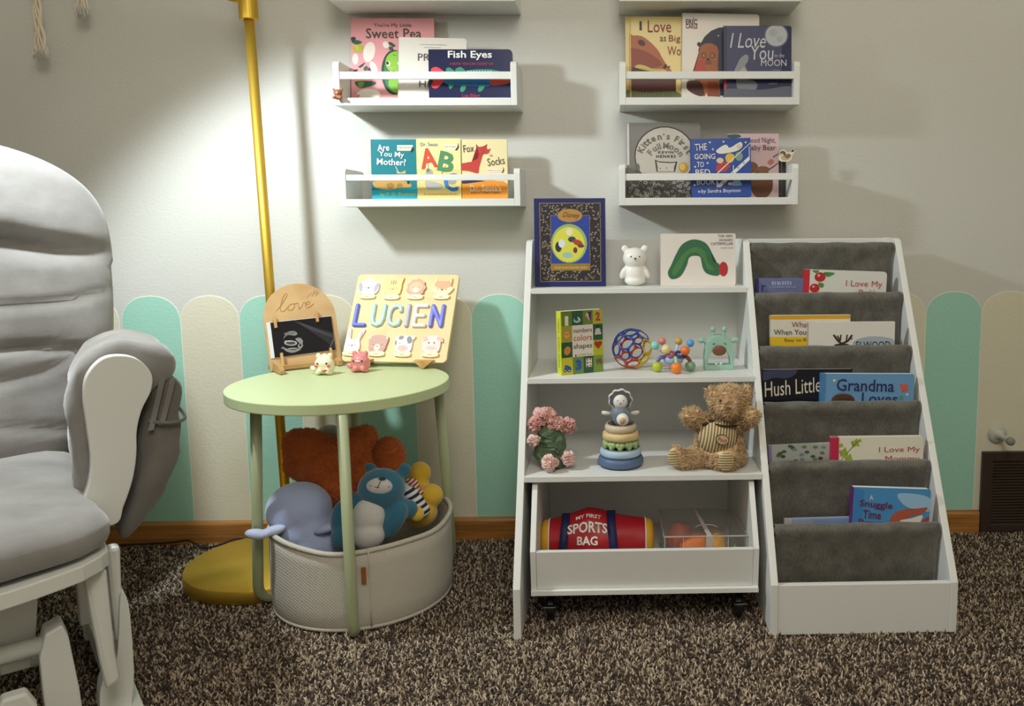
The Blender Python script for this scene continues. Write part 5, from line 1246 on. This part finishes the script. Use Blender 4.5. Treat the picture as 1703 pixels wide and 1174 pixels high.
animal('white rabbit puzzle piece with pink ears', .085, .815, ('#ece6e2', spline([(-.012, -.013), (.012, -.013), (.0145, -.001), (.012, .009), (.019, .026), (.014, .030), (.008, .020), (.005, .010), (-.005, .010), (-.006, .020), (-.008, .030), (-.013, .028), (-.013, .009), (-.0145, -.001)], 3)), [('#ecb6bc', ell(-.0095, .019, .0020, .0065, 5)), ('#ecb6bc', ell(.0130, .019, .0020, .0065, -22))]+fcx(-.002, .006, nose='#8a7a7e', cheeks='#f3c4cc'))
animal('brown bear puzzle piece', .330, .815, ('#c48d78', spline([(-.012, -.013), (.012, -.013), (.0165, -.001), (.0185, .013), (.013, .015), (.006, .0175), (-.006, .0175), (-.013, .015), (-.0175, .012), (-.0165, -.001)], 4)), [('#f0dcc8', ell(-.0155, .012, .0018, .002)), ('#f0dcc8', ell(.0158, .012, .0018, .002)), ('#f2e2bc', ell(0, -.006, .0058, .0066))]+fcx(-.001, .008, cheeks='#f0a8a8')+[('#5a4038', ell(0, -.004, .0016, .0011))])
animal('white cow puzzle piece with grey patches and a pink muzzle', .580, .815, ('#efeeec', spline([(-.012, -.013), (.012, -.013), (.0155, -.002), (.0155, .008), (.0200, .016), (.012, .015), (.006, .0165), (-.006, .0165), (-.012, .015), (-.0185, .014), (-.0155, .006), (-.0155, -.002)], 4)), [('#6c6c78', ell(-.0065, .013, .0048, .0035, 20)), ('#6c6c78', ell(.0095, .009, .0048, .0070, 20)), ('#6c6c78', ell(-.0150, .003, .0014, .0045)), ('#efb09c', ell(-.001, -.0065, .0095, .0056))]+fcx(.002, .0075)+[('#c97f6c', ell(0, -.006, .0012, .0008))])
animal('pale pink pig puzzle piece with floppy ears', .842, .815, ('#f2d2c8', spline([(-.012, -.013), (.012, -.013), (.0165, -.003), (.0165, .006), (.020, .006), (.0185, .014), (.010, .0175), (0, .018), (-.010, .0175), (-.0185, .015), (-.018, .006), (-.0165, -.003)], 4)), [('#eab09c', [(-.0185, .0145), (-.010, .0172), (-.007, .011), (-.015, .006)]), ('#eab09c', [(.0185, .0140), (.010, .0172), (.008, .011), (.0185, .006)]), ('#eebcae', ell(0, -.005, .009, .003))]+[('#4a4a5a', ell(-.005, .004, .0013, .002)), ('#4a4a5a', ell(.005, .004, .0013, .002))])
DKW = wood('#d8b074', '#c0924f', 20, 10, 20, .6)
for x in (.055, .198):
    bm = NB(); m4 = Matrix.Rotation(lean, 4, 'X')
    A = [(x-.022, .006), (x+.022, .006), (x, -.0125)]
    prism(bm, [(p[0], p[1]) for p in A], -.016, .050); xf(bm.verts, m4); obj('stand_foot', bm, DKW, t, bevel=.0006)

# two little figurines
def figurine(name_, label, loc, rz, col, ear, cheek, extra):
    t = thing('animal_figurine', label, 'figurine', loc, R(rz), group=None)
    body = soft('body', [((0, 0, .017), (.0215, .0165, .0165)), ((0, -.002, .0245), (.0200, .0155, .0150)), ((-.0120, 0, .0400), (.0060, .0045, .0070), (0, -.25, 0)), ((.0120, 0, .0400), (.0060, .0045, .0070), (0, .25, 0)), ((-.024, .003, .012), (.0095, .006, .0062), (0, .55, 0)), ((-.0075, -.0145, .009), (.0055, .005, .0055)), ((.0095, -.0145, .009), (.0055, .005, .0055)), ((-.012, -.006, .004), (.007, .008, .004)), ((.012, -.006, .004), (.007, .008, .004)), ((0, .002, .041), (.005, .004, .005))], M(col, .35), t, .0014, 4)
    for s in (-1, 1):
        dot('eye', (s*.0095, -.0172, .0265), .0021, (s*.35, -1, .1), M('#3a2018', .2), t)
        if cheek: bm = NB(); ball(bm, (s*.0135, -.0150, .0205), (.0036, .0016, .0026)); obj('cheek', bm, M(cheek, .5), t, smooth=True)
    bm = NB(); ball(bm, (0, -.0178, .0262), (.0062, .0018, .0018)) if extra == 'snout' else ball(bm, (.006, -.0180, .0110), (.0055, .0016, .0025), (0, -.2, 0))
    obj('snout' if extra == 'snout' else 'bow', bm, M('#f4e6e2' if extra == 'snout' else '#c8503c', .45), t, smooth=True)
    return t
figurine('a', 'tiny cream animal figurine with red cheeks on the green table', (-.4585, -.2400, TZ), 0, '#efe9c8', None, '#e0604c', 'bow')
figurine('b', 'tiny salmon pink animal figurine on the green table', (-.3905, -.2120, TZ), -4, '#e58c8c', None, None, 'snout')

# ---------------------------------------------------------------- fabric basket and soft toys
def weave(hexc, dark):
    m = bpy.data.materials.new('woven_'+hexc[1:]); m.use_nodes = True; nt = m.node_tree; b = nt.nodes['Principled BSDF']
    tc = nt.nodes.new('ShaderNodeTexCoord'); w1 = nt.nodes.new('ShaderNodeTexWave'); w1.wave_type = 'BANDS'; w1.bands_direction = 'DIAGONAL'; w1.inputs['Scale'].default_value = 95; w1.inputs['Distortion'].default_value = 1.5
    w2 = nt.nodes.new('ShaderNodeTexWave'); w2.bands_direction = 'Z'; w2.inputs['Scale'].default_value = 130
    mu = nt.nodes.new('ShaderNodeMath'); mu.operation = 'MULTIPLY'
    cr = nt.nodes.new('ShaderNodeValToRGB'); cr.color_ramp.elements[0].color = lin(dark); cr.color_ramp.elements[1].color = lin(hexc); cr.color_ramp.elements[1].position = .5
    bp = nt.nodes.new('ShaderNodeBump'); bp.inputs['Strength'].default_value = .5; bp.inputs['Distance'].default_value = .0015
    L = nt.links; L.new(tc.outputs['Object'], w1.inputs['Vector']); L.new(tc.outputs['Object'], w2.inputs['Vector']); L.new(w1.outputs['Fac'], mu.inputs[0]); L.new(w2.outputs['Fac'], mu.inputs[1]); L.new(mu.outputs[0], cr.inputs[0]); L.new(cr.outputs[0], b.inputs['Base Color']); L.new(mu.outputs[0], bp.inputs['Height']); L.new(bp.outputs['Normal'], b.inputs['Normal'])
    b.inputs['Roughness'].default_value = .95
    return m
CANV = weave('#d6cfc1', '#c2bbad')
BC = Vector((-.376, -.298)); BR_ = .183
t = thing('fabric_basket', 'round cream woven fabric basket of soft toys under the side table', 'basket', (BC.x, BC.y, 0))
def brim(a):  # rim height sags here and there
    return .166+.006*math.sin(a*2+.6)+.003*math.sin(a*5)
bm = NB(); seg = 96; rgs = []
prof = [(0, .004, 0), (.90, .004, 0), (.975, .006, 0), (1.0, .016, 0), (1.01, .05, .2), (1.005, .10, .55), (1.0, .14, .85), (1.0, 1, 1), (.985, 1.0, 2), (.97, .97, 3), (.965, .05, 4), (.95, .01, 4)]
for (rk, z, m_) in prof:
    ring = []
    for k in range(seg):
        a = 2*PI*k/seg; fold = 1+.010*math.sin(a*3+1)*min(1, m_)+.004*math.sin(a*11)*min(1, m_)
        H = brim(a)
        zz = {0: z, 1: H, 2: H+.001, 3: H-.012}.get(m_, z if m_ not in (4,) else z)
        if m_ in (.2, .55, .85): zz = z/.17*H
        r = BR_*rk*fold if rk else 0
        ring.append(bm.verts.new((r*math.cos(a), r*math.sin(a), zz)))
    rgs.append(ring)
for A, B in zip(rgs[1:], rgs[2:]):
    for k in range(seg): f = bm.faces.new((A[k], A[(k+1) % seg], B[(k+1) % seg], B[k])); f.smooth = True
bm.faces.new(rgs[1][::-1]); bm.faces.new(rgs[-1])
for v in rgs[0]: bm.verts.remove(v)
obj('basket_wall', bm, CANV, t, smooth=True)
bm = NB(); tube(bm, [(BR_*(1+.010*math.sin(a*3+1)+.004*math.sin(a*11)-.008)*math.cos(a), BR_*(1+.010*math.sin(a*3+1)+.004*math.sin(a*11)-.008)*math.sin(a), brim(a)+.001) for a in [2*PI*k/72 for k in range(72)]], .0052, 10, closed=True); obj('rolled_rim', bm, CANV, t, smooth=True)
bm = NB(); tube(bm, [(BR_*.975*math.cos(a), BR_*.975*math.sin(a), .007) for a in [2*PI*k/72 for k in range(72)]], .0045, 8, closed=True); obj('base_piping', bm, CANV, t, smooth=True)
a_s = R(-70)
bm = NB(); tube(bm, [((BR_*(1.012+.01*math.sin(a_s*3+1)*min(1, z/.1))+.0005)*math.cos(a_s), (BR_*(1.012+.01*math.sin(a_s*3+1)*min(1, z/.1))+.0005)*math.sin(a_s), z) for z in (.012, .05, .09, .13, .168)], .0016, 8); obj('side_seam', bm, CANV, t, smooth=True)
m4 = Matrix.Rotation(a_s+R(-3.2), 4, 'Z'); rr_ = BR_*1.022
bm = NB(); box(bm, rr_, rr_+.0022, -.0045, .0045, .100, .134, m4); obj('leather_tag', bm, M('#9a5a24', .5), t, bevel=.0008)

def plush(hexc, rough=.9): return M(hexc, rough, bump=.35, bscale=420, noise=.08, nscale=40, sheen=.5)
def TL(x, y, z): return (x, y, z)
t = thing('whale_plush', 'round lavender blue plush with a pale fin hanging over the basket rim', 'plush toy', (-.490, -.33, .10))
def q(x, y, z): return (x+.490, y+.33, z-.10)
WH = plush('#aab5d8')
soft('body', [(q(-.487, -.350, .205), (.066, .062, .056)), (q(-.470, -.355, .165), (.062, .060, .045)), (q(-.440, -.365, .140), (.058, .058, .040))], WH, t, .006, 6)
o = soft('fin', [(q(-.543, -.425, .1820), (.024, .013, .0105), (0, .12, 0)), (q(-.515, -.412, .184), (.026, .014, .010), (0, -.25, 0))], plush('#b9c2dc'), t, .003, 5)
soft('fin', [(q(-.415, -.405, .184), (.026, .014, .009), (0, -.3, 0))], WH, t, .003, 4)
t = thing('orange_plush', 'large fuzzy orange plush with lobed top in the middle of the basket', 'plush toy', (-.45, -.24, .12))
def q(x, y, z): return (x+.45, y+.24, z-.12)
OR = plush('#f27f2c')
body = soft('body', [(q(-.500, -.245, .300), (.052, .045, .044), (0, .2, 0)), (q(-.528, -.240, .318), (.026, .028, .026)), (q(-.465, -.245, .270), (.070, .055, .056)), (q(-.440, -.250, .225), (.052, .050, .050)), (q(-.405, -.240, .300), (.040, .040, .044)), (q(-.380, -.235, .325), (.026, .026, .024)), (q(-.390, -.245, .255), (.038, .040, .045)), (q(-.520, -.250, .270), (.032, .03, .030))], OR, t, .006, 4, disp=.006, dscale=.03)
o = fur(body, 15000, .0055, .0016, OR, t, 'fuzz', .8)
b2 = soft('side_lobe', [(q(-.335, -.225, .278), (.034, .034, .042)), (q(-.350, -.225, .245), (.034, .034, .036))], OR, t, .006, 4)
fur(b2, 5000, .005, .0016, OR, t, 'fuzz', .8)
t = thing('grey_plush', 'grey plush top peeking out behind the orange plush', 'plush toy', (-.478, -.175, .2))
soft('body', [((0, 0, .115), (.030, .026, .024)), ((0, 0, .06), (.036, .020, .06)), ((0, 0, 0), (.036, .020, .06))], plush('#a19d92'), t, .005, 4)
t = thing('red_plush', 'small dark red soft toy wedged under the orange plush', 'plush toy', (-.385, -.30, .15))
soft('body', [((0, -.005, .045), (.035, .03, .030)), ((-.008, 0, .0), (.036, .030, .04))], plush('#8f2c30'), t, .005, 4)
t = thing('teal_bear_plush', 'teal plush bear with white belly and muzzle lying in the basket', 'plush toy', (-.335, -.38, .12))
def q(x, y, z): return (x+.335, y+.38, z-.12)
TE = plush('#2b6a86'); WHP = plush('#cfccc8')
soft('body', [(q(-.313, -.365, .252), (.048, .043, .041)), (q(-.331, -.370, .190), (.046, .034, .056), (0, .15, 0)), (q(-.270, -.345, .285), (.013, .011, .013)), (q(-.340, -.345, .290), (.012, .011, .010)),
    (q(-.386, -.405, .200), (.019, .018, .040), (0, .1, 0)), (q(-.378, -.420, .170), (.024, .018, .022)), (q(-.285, -.385, .190), (.020, .020, .042), (0, .55, 0)), (q(-.262, -.360, .206), (.020, .016, .020))], TE, t, .004, 5, tubes=[([q(-.36, -.375, .228), q(-.385, -.400, .222)], [.018, .017]), ([q(-.30, -.375, .228), q(-.262, -.365, .210)], [.018, .016])])
soft('belly', [(q(-.334, -.392, .2000), (.0345, .026, .040), (0, .15, 0)), (q(-.334, -.400, .168), (.034, .024, .030))], WHP, t, .003, 6)
soft('muzzle', [(q(-.308, -.397, .266), (.0265, .013, .0180), (0, 0, 0))], WHP, t, .0025, 4)
ST = M('#23303c', .6)
for a, b in (((-.308, -.4098, .268), (-.302, -.4060, .281)), ((-.308, -.4098, .268), (-.325, -.4060, .272)), ((-.308, -.4098, .268), (-.286, -.4040, .268))):
    obj('stitching', TB([q(*a), q(*b)], .0008, 6), ST, t)
bm = NB(); ball(bm, q(-.300, -.402, .2845), (.0075, .005, .0045)); obj('nose', bm, plush('#1f4356'), t, smooth=True)
t = thing('yellow_doll', 'yellow soft doll with a navy and white striped sleeve at the basket right side', 'plush toy', (-.25, -.25, .12))
def q(x, y, z): return (x+.25, y+.25, z-.12)
YE = plush('#e2b42e')
def stripes(name, c1, c2, scale):
    m = corduroy(name, c1, c2, scale, 1, R(25)); return m
soft('body', [(q(-.270, -.215, .236), (.0245, .024, .026)), (q(-.268, -.225, .205), (.022, .022, .028)), (q(-.2390, -.252, .197), (.0265, .025, .0265)), (q(-.285, -.310, .185), (.030, .024, .022)), (q(-.255, -.33, .185), (.018, .016, .017)), (q(-.260, -.26, .16), (.035, .04, .03))], YE, t, .004, 4)
soft('striped_sleeve', [(q(-.274, -.298, .212), (.020, .019, .021), (0, .7, 0)), (q(-.260, -.305, .198), (.019, .018, .021), (0, .7, 0)), (q(-.247, -.308, .184), (.017, .016, .018), (0, .7, 0))], stripes('sailor_stripe', '#23284e', '#e4e2da', 24), t, .003, 4)
soft('ruffle', [(q(-.288, -.300, .226), (.012, .017, .016), (0, .5, 0))], plush('#d9d6ce'), t, .003, 2, disp=.008, dscale=.01)
soft('yellow_cuff', [(q(-.247, -.350, .190), (.015, .014, .014))], YE, t, .003, 4)
soft('scarf', [(q(-.276, -.262, .226), (.017, .010, .012), (0, .6, 0)), (q(-.262, -.272, .210), (.012, .008, .009))], corduroy('scarf_stripe', '#a8382c', '#e0d6c6', 40, 1, R(40)), t, .0025, 3, disp=.005, dscale=.01)

# ---------------------------------------------------------------- glider chair
CH = M('#dfe0da', .4, bump=.04, bscale=60)
def velvet(hexc, dark):
    m = bpy.data.materials.new('velvet_'+hexc[1:]); m.use_nodes = True; nt = m.node_tree; b = nt.nodes['Principled BSDF']
    tc = nt.nodes.new('ShaderNodeTexCoord'); n = nt.nodes.new('ShaderNodeTexNoise'); n.inputs['Scale'].default_value = 9; n.inputs['Detail'].default_value = 5
    n2 = nt.nodes.new('ShaderNodeTexNoise'); n2.inputs['Scale'].default_value = 700
    cr = nt.nodes.new('ShaderNodeValToRGB'); cr.color_ramp.elements[0].position = .35; cr.color_ramp.elements[0].color = lin(dark); cr.color_ramp.elements[1].position = .65; cr.color_ramp.elements[1].color = lin(hexc)
    bp = nt.nodes.new('ShaderNodeBump'); bp.inputs['Strength'].default_value = .35; bp.inputs['Distance'].default_value = .0008
    bp2 = nt.nodes.new('ShaderNodeBump'); bp2.inputs['Strength'].default_value = .5; bp2.inputs['Distance'].default_value = .008
    L = nt.links; L.new(tc.outputs['Object'], n.inputs['Vector']); L.new(tc.outputs['Object'], n2.inputs['Vector']); L.new(n.outputs['Fac'], cr.inputs[0]); L.new(cr.outputs[0], b.inputs['Base Color']); L.new(n2.outputs['Fac'], bp.inputs['Height']); L.new(n.outputs['Fac'], bp2.inputs['Height']); L.new(bp2.outputs['Normal'], bp.inputs['Normal']); L.new(bp.outputs['Normal'], b.inputs['Normal'])
    b.inputs['Roughness'].default_value = .9; b.inputs['Sheen Weight'].default_value = .5
    return m
VEL = velvet('#94908d', '#797570'); VELD = velvet('#77736c', '#67625c')
t = thing('glider_chair', 'white wooden glider chair with puffy grey velvet cushions at the left edge', 'chair', (-.869, -.891, 0), R(38))
from mathutils import noise as mnoise
def cushion(name, outline, y_front, puff, creases, rec, mat, parent, nu=44, nv=64):
    """puffed upright cushion: outline(v) = half width, v from bottom z0 to top z1; creases pull the front in"""
    z0, z1 = outline['z']; bm = NB(); G = {}
    for side in (0, 1):
        for j in range(nv+1):
            v = j/nv; z = z0+(z1-z0)*v; hw = outline['w'](v)
            for i in range(nu+1):
                u = -1+2*i/nu; edge = (i in (0, nu)) or (j in (0, nv))
                if edge and side == 1: G[(1, i, j)] = G[(0, i, j)]; continue
                x = hw*math.sin(u*PI/2)
                d = max(0, (1-abs(math.sin(u*PI/2))**3.2))**.5*max(0, 1-(2*v-1)**8)**.5
                p = puff*d
                yy = y_front+rec*(z-z0)
                if side == 0:
                    cs = 0
                    for cz, amp, wd, bow in creases:
                        zz = z-(cz+bow*(x/.3)**2+.006*math.sin(x*17+cz*40))
                        cs += amp*math.exp(-(zz/wd)**2)*(1-.6*abs(u)**4)
                    nz = mnoise.noise(Vector((x*5, z*9, 3)))*.010+mnoise.noise(Vector((x*11+z*9, z*34, 9)))*.0025
                    y = yy-p+cs*d+nz*d
                else: y = yy+p*.7
                G[(side, i, j)] = bm.verts.new((x, y, z))
    for side in (0, 1):
        for j in range(nv):
            for i in range(nu):
                q = [G[(side, i, j)], G[(side, i+1, j)], G[(side, i+1, j+1)], G[(side, i, j+1)]]
                if side: q = q[::-1]
                try: f = bm.faces.new(q); f.smooth = True
                except ValueError: pass
    return obj(name, bm, mat, parent, smooth=True)
def bw(v):
    if v < .60: return .325+.045*math.sin(v/.60*PI/2)
    s = (v-.60)/.40; return .370*(max(0, 1-s**3.3))**.48+.004
cushion('back_cushion', {'z': (.33, .962), 'w': bw}, .385, .080, [(.765, .050, .020, -.02), (.640, .012, .007, .012), (.570, .020, .007, -.02), (.495, .008, .010, .05), (.43, .008, .010, -.03)], .12, VEL, t)
# seat cushion
def bow(x0, y0, x1, y1, rc, dip=.075):
    xm, hw = (x0+x1)/2, (x1-x0)/2
    return [(xm+hw*u, y0+dip*abs(u)**2.2) for u in [-.86+.0717*k for k in range(25)]]+[(x1-.012, y0+dip+.004), (x1-.002, y0+dip+.022), (x1, y0+dip+.045), (x1, y1-rc*.4), (x1-rc*.4, y1), (x0+rc*.4, y1), (x0, y1-rc*.4), (x0, y0+dip+.045), (x0+.002, y0+dip+.022), (x0+.012, y0+dip+.004)]
def slab(name, x0, x1, y0, y1, z0, z1, mat, parent, rc=.05, puff=.02, n=40, wr=.004):
    bm = NB(); G = {}
    m = 14
    ol = bow(x0, y0, x1, y1, rc); N_ = len(ol); dense = []
    for i in range(N_):
        a, b = Vector(ol[i]), Vector(ol[(i+1) % N_]); k = max(1, int((b-a).length/.02))
        dense += [a.lerp(b, s/k) for s in range(k)]
    c = Vector(((x0+x1)/2, (y0+y1)/2)); N_ = len(dense); rings = []
    lev = [(.0, z0+.004, 1), (.93, z0, 1), (.985, z0+.006, 1), (1.0, z0+(z1-z0)*.35, 1), (1.004, z0+(z1-z0)*.62, 1), (.995, z1-.012, 1), (.975, z1-.003, 1), (.94, z1+puff*.25, 1), (.85, z1+puff*.6, 1), (.65, z1+puff*.9, 1), (.35, z1+puff, 1), (0, z1+puff, 1)]
    for s, z, _ in lev:
        ring = []
        for k, p in enumerate(dense):
            q = c+(p-c)*s
            w = mnoise.noise(Vector((q.x*9, q.y*9, z*12)))*wr+mnoise.noise(Vector((q.x*30, q.y*30, z*30)))*wr*.35
            ring.append(bm.verts.new((q.x+w, q.y+w, z+w)))
            if s == 0: break
        rings.append(ring)
    for A, B in zip(rings, rings[1:]):
        for k in range(N_):
            k2 = (k+1) % N_
            if len(A) == 1: f = bm.faces.new((A[0], B[k2], B[k]))
            elif len(B) == 1: f = bm.faces.new((A[k], A[k2], B[0]))
            else: f = bm.faces.new((A[k], A[k2], B[k2], B[k]))
            f.smooth = True
    return obj(name, bm, mat, parent, smooth=True)
slab('seat_cushion', -.272, .272, -.212, .34, .318, .368, VEL, t, .07, .020)
# seat board
bm = NB(); prism(bm, bow(-.268, -.222, .268, .33, .07), .292, .315, 'z'); obj('seat_board', bm, CH, t, bevel=.002)
paddle_r = spline([(.226, .330), (.243, .352), (.258, .385), (.265, .425), (.264, .475), (.2625, .520), (.268, .556), (.288, .581), (.312, .586), (.338, .577), (.355, .552), (.353, .525), (.338, .495), (.329, .462), (.326, .425), (.318, .385), (.303, .345), (.288, .318)], 5)
roll = spline([(.250, .345), (.243, .42), (.241, .50), (.249, .553), (.272, .590), (.305, .607), (.345, .606), (.378, .589), (.393, .563), (.388, .536), (.366, .522), (.340, .50), (.31, .46), (.285, .42), (.268, .36)], 4)
pouch = spline([(.362, .548), (.388, .546), (.402, .515), (.401, .475), (.393, .43), (.388, .39), (.362, .335), (.325, .292), (.305, .278), (.300, .292), (.322, .36), (.338, .43), (.350, .49)], 4)
def sweep(name, sec, ys, mat, parent, mirror, sc=None, wr=0, seed=0, splay=0, drop=0):
    bm = NB(); cx = sum(p[0] for p in sec)/len(sec); cz = sum(p[1] for p in sec)/len(sec); rings = []
    for i, y in enumerate(ys):
        s = sc(i/(len(ys)-1)) if sc else 1; ring = []
        for p in sec:
            x, z = cx+(p[0]-cx)*s+splay*y, cz+(p[1]-cz)*s-drop*y
            w = mnoise.noise(Vector((x*22+seed, y*22, z*22)))*wr
            ring.append(bm.verts.new(((x+w)*mirror, y+w*.5, z+w)))
        rings.append(ring)
    n = len(sec)
    for A, B in zip(rings, rings[1:]):
        for k in range(n): f = bm.faces.new((A[k], A[(k+1) % n], B[(k+1) % n], B[k])); f.smooth = True
    bm.faces.new(rings[0]); bm.faces.new(rings[-1][::-1])
    return obj(name, bm, mat, parent, smooth=True)
ysr = [.004, .006, .012, .022, .036]+[.036+.025*k for k in range(1, 11)]+[.300, .306]
def rsc(v):
    i = v*(len(ysr)-1)
    return {0: .80, 1: .88, 2: .95, 3: .985}.get(int(round(i)), 1) if i < 4 else (.9 if i > len(ysr)-1.5 else 1)
for s in (1, -1):
    bm = NB(); prism(bm, [(p[0]*s, p[1]) for p in paddle_r], -.022, 0, 'y'); obj('arm_support', bm, CH, t, bevel=.002)
    sweep('arm_cushion', roll, ysr, VEL, t, s, rsc, .008, s, .10, .06)
    sweep('side_pocket', pouch, [.012, .02, .06, .12, .18, .24, .28, .29], VELD, t, s, lambda v: .93+.07*math.sin(v*PI)**.3, .010, 4+s)
    for (xa, za, xb, zb) in ((.374, .535, .352, .455), (.390, .535, .368, .462)):
        bm = NB(); vs = [bm.verts.new(p) for p in ((s*(xa-.004), .004, za), (s*(xa+.004), .006, za), (s*(xb+.004), .004, zb), (s*(xb-.004), .002, zb))]; bm.faces.new(vs); obj('pocket_strap', bm, VEL, t, solid=.0016)
    bm = NB(); tube(bm, spline([(s*.350, .006, .470), (s*.380, .002, .463), (s*.4035, .008, .466), (s*.406, .06, .474), (s*.405, .16, .482), (s*.40, .27, .482)], 5, False), .0028, 8); obj('pocket_hem', bm, VELD, t, smooth=True)
    # arm rail under the roll and the posts that carry it
    obj('arm_rail', BX(min(s*.300, s*.345), max(s*.300, s*.345), .0, .27, .530, .545), CH, t, bevel=.003)
    for y0 in (.10, .18, .25):
        obj('spindle', TB([(s*.300, y0, .309), (s*.318, y0, .531)], .010, 12), CH, t, smooth=True)
    # gliding carriage: tapered hanger posts below the seat
    bm = NB(); prism(bm, [(s*.232, .292), (s*.262, .292), (s*.264, .160), (s*.268, .115), (s*.249, .105), (s*.243, .160)], -.135, -.110); obj('hanger_post', bm, CH, t, bevel=.007)
    bm = NB(); prism(bm, [(s*.268, .30), (s*.288, .30), (s*.284, .200), (s*.285, .150), (s*.272, .145), (s*.270, .200)], -.075, -.050); obj('hanger_post', bm, CH, t, bevel=.006)
    bm = NB(); prism(bm, [(s*.135, .292), (s*.185, .292), (s*.175, .200), (s*.165, .150), (s*.130, .150), (s*.130, .200)], -.08, -.055); obj('carriage_plate', bm, CH, t, bevel=.002)
    bm = NB(); prism(bm, [(s*.236, .292), (s*.262, .292), (s*.260, .150), (s*.236, .150)], .02, .05); obj('carriage_plate', bm, CH, t, bevel=.002)
    # base: outer scroll foot, inner post, runner
    foot = spline([(.262, .0), (.256, .03), (.256, .075), (.264, .105), (.280, .122), (.287, .165), (.293, .222), (.300, .226), (.304, .19), (.303, .10), (.297, .05), (.290, .0)], 4)
    bm = NB(); prism(bm, [((p[0]-.012)*s, max(0, p[1])) for p in foot], -.085, -.05); obj('base_foot', bm, CH, t, bevel=.002)
    bm = NB(); prism(bm, [(s*.178, 0), (s*.222, 0), (s*.217, .120), (s*.210, .200), (s*.204, .222), (s*.183, .214), (s*.174, .180), (s*.174, .120)], -.130, -.085); obj('base_post', bm, CH, t, bevel=.003)
    bm = NB(); prism(bm, [(s*.138, 0), (s*.165, 0), (s*.165, .135), (s*.155, .158), (s*.128, .158), (s*.118, .138), (s*.122, .095), (s*.134, .08)], -.175, -.150); obj('swing_block', bm, CH, t, bevel=.004)
    obj('base_runner', BX(min(s*.268, s*.300), max(s*.268, s*.300), -.13, .36, .0, .045), CH, t, bevel=.004)
    bm = NB(); prism(bm, [(s*.262, 0), (s*.300, 0), (s*.305, .22), (s*.285, .25), (s*.265, .22)], .30, .33); obj('base_foot', bm, CH, t, bevel=.003)
    bm = NB(); m4 = Matrix.Translation((s*.246, .021, .238)) @ Matrix.Rotation(PI/2, 4, 'X'); cyl(bm, (0, 0, -.002), .005, .008, 14, M4=m4); obj('bolt', bm, M('#2a2624', .4, .6), t)
for (y, z, r) in ((-.105, .190, .013), (-.02, .135, .011), (-.165, .060, .013), (.30, .12, .012), (.05, .255, .010)):
    obj('cross_dowel', TB([(-.18, y, z), (.18, y, z)], r, 14), CH, t, smooth=True)
obj('back_board', BX(-.25, .25, .475, .495, .30, .80, Matrix.Rotation(R(-6), 4, 'X')), CH, t, bevel=.004)
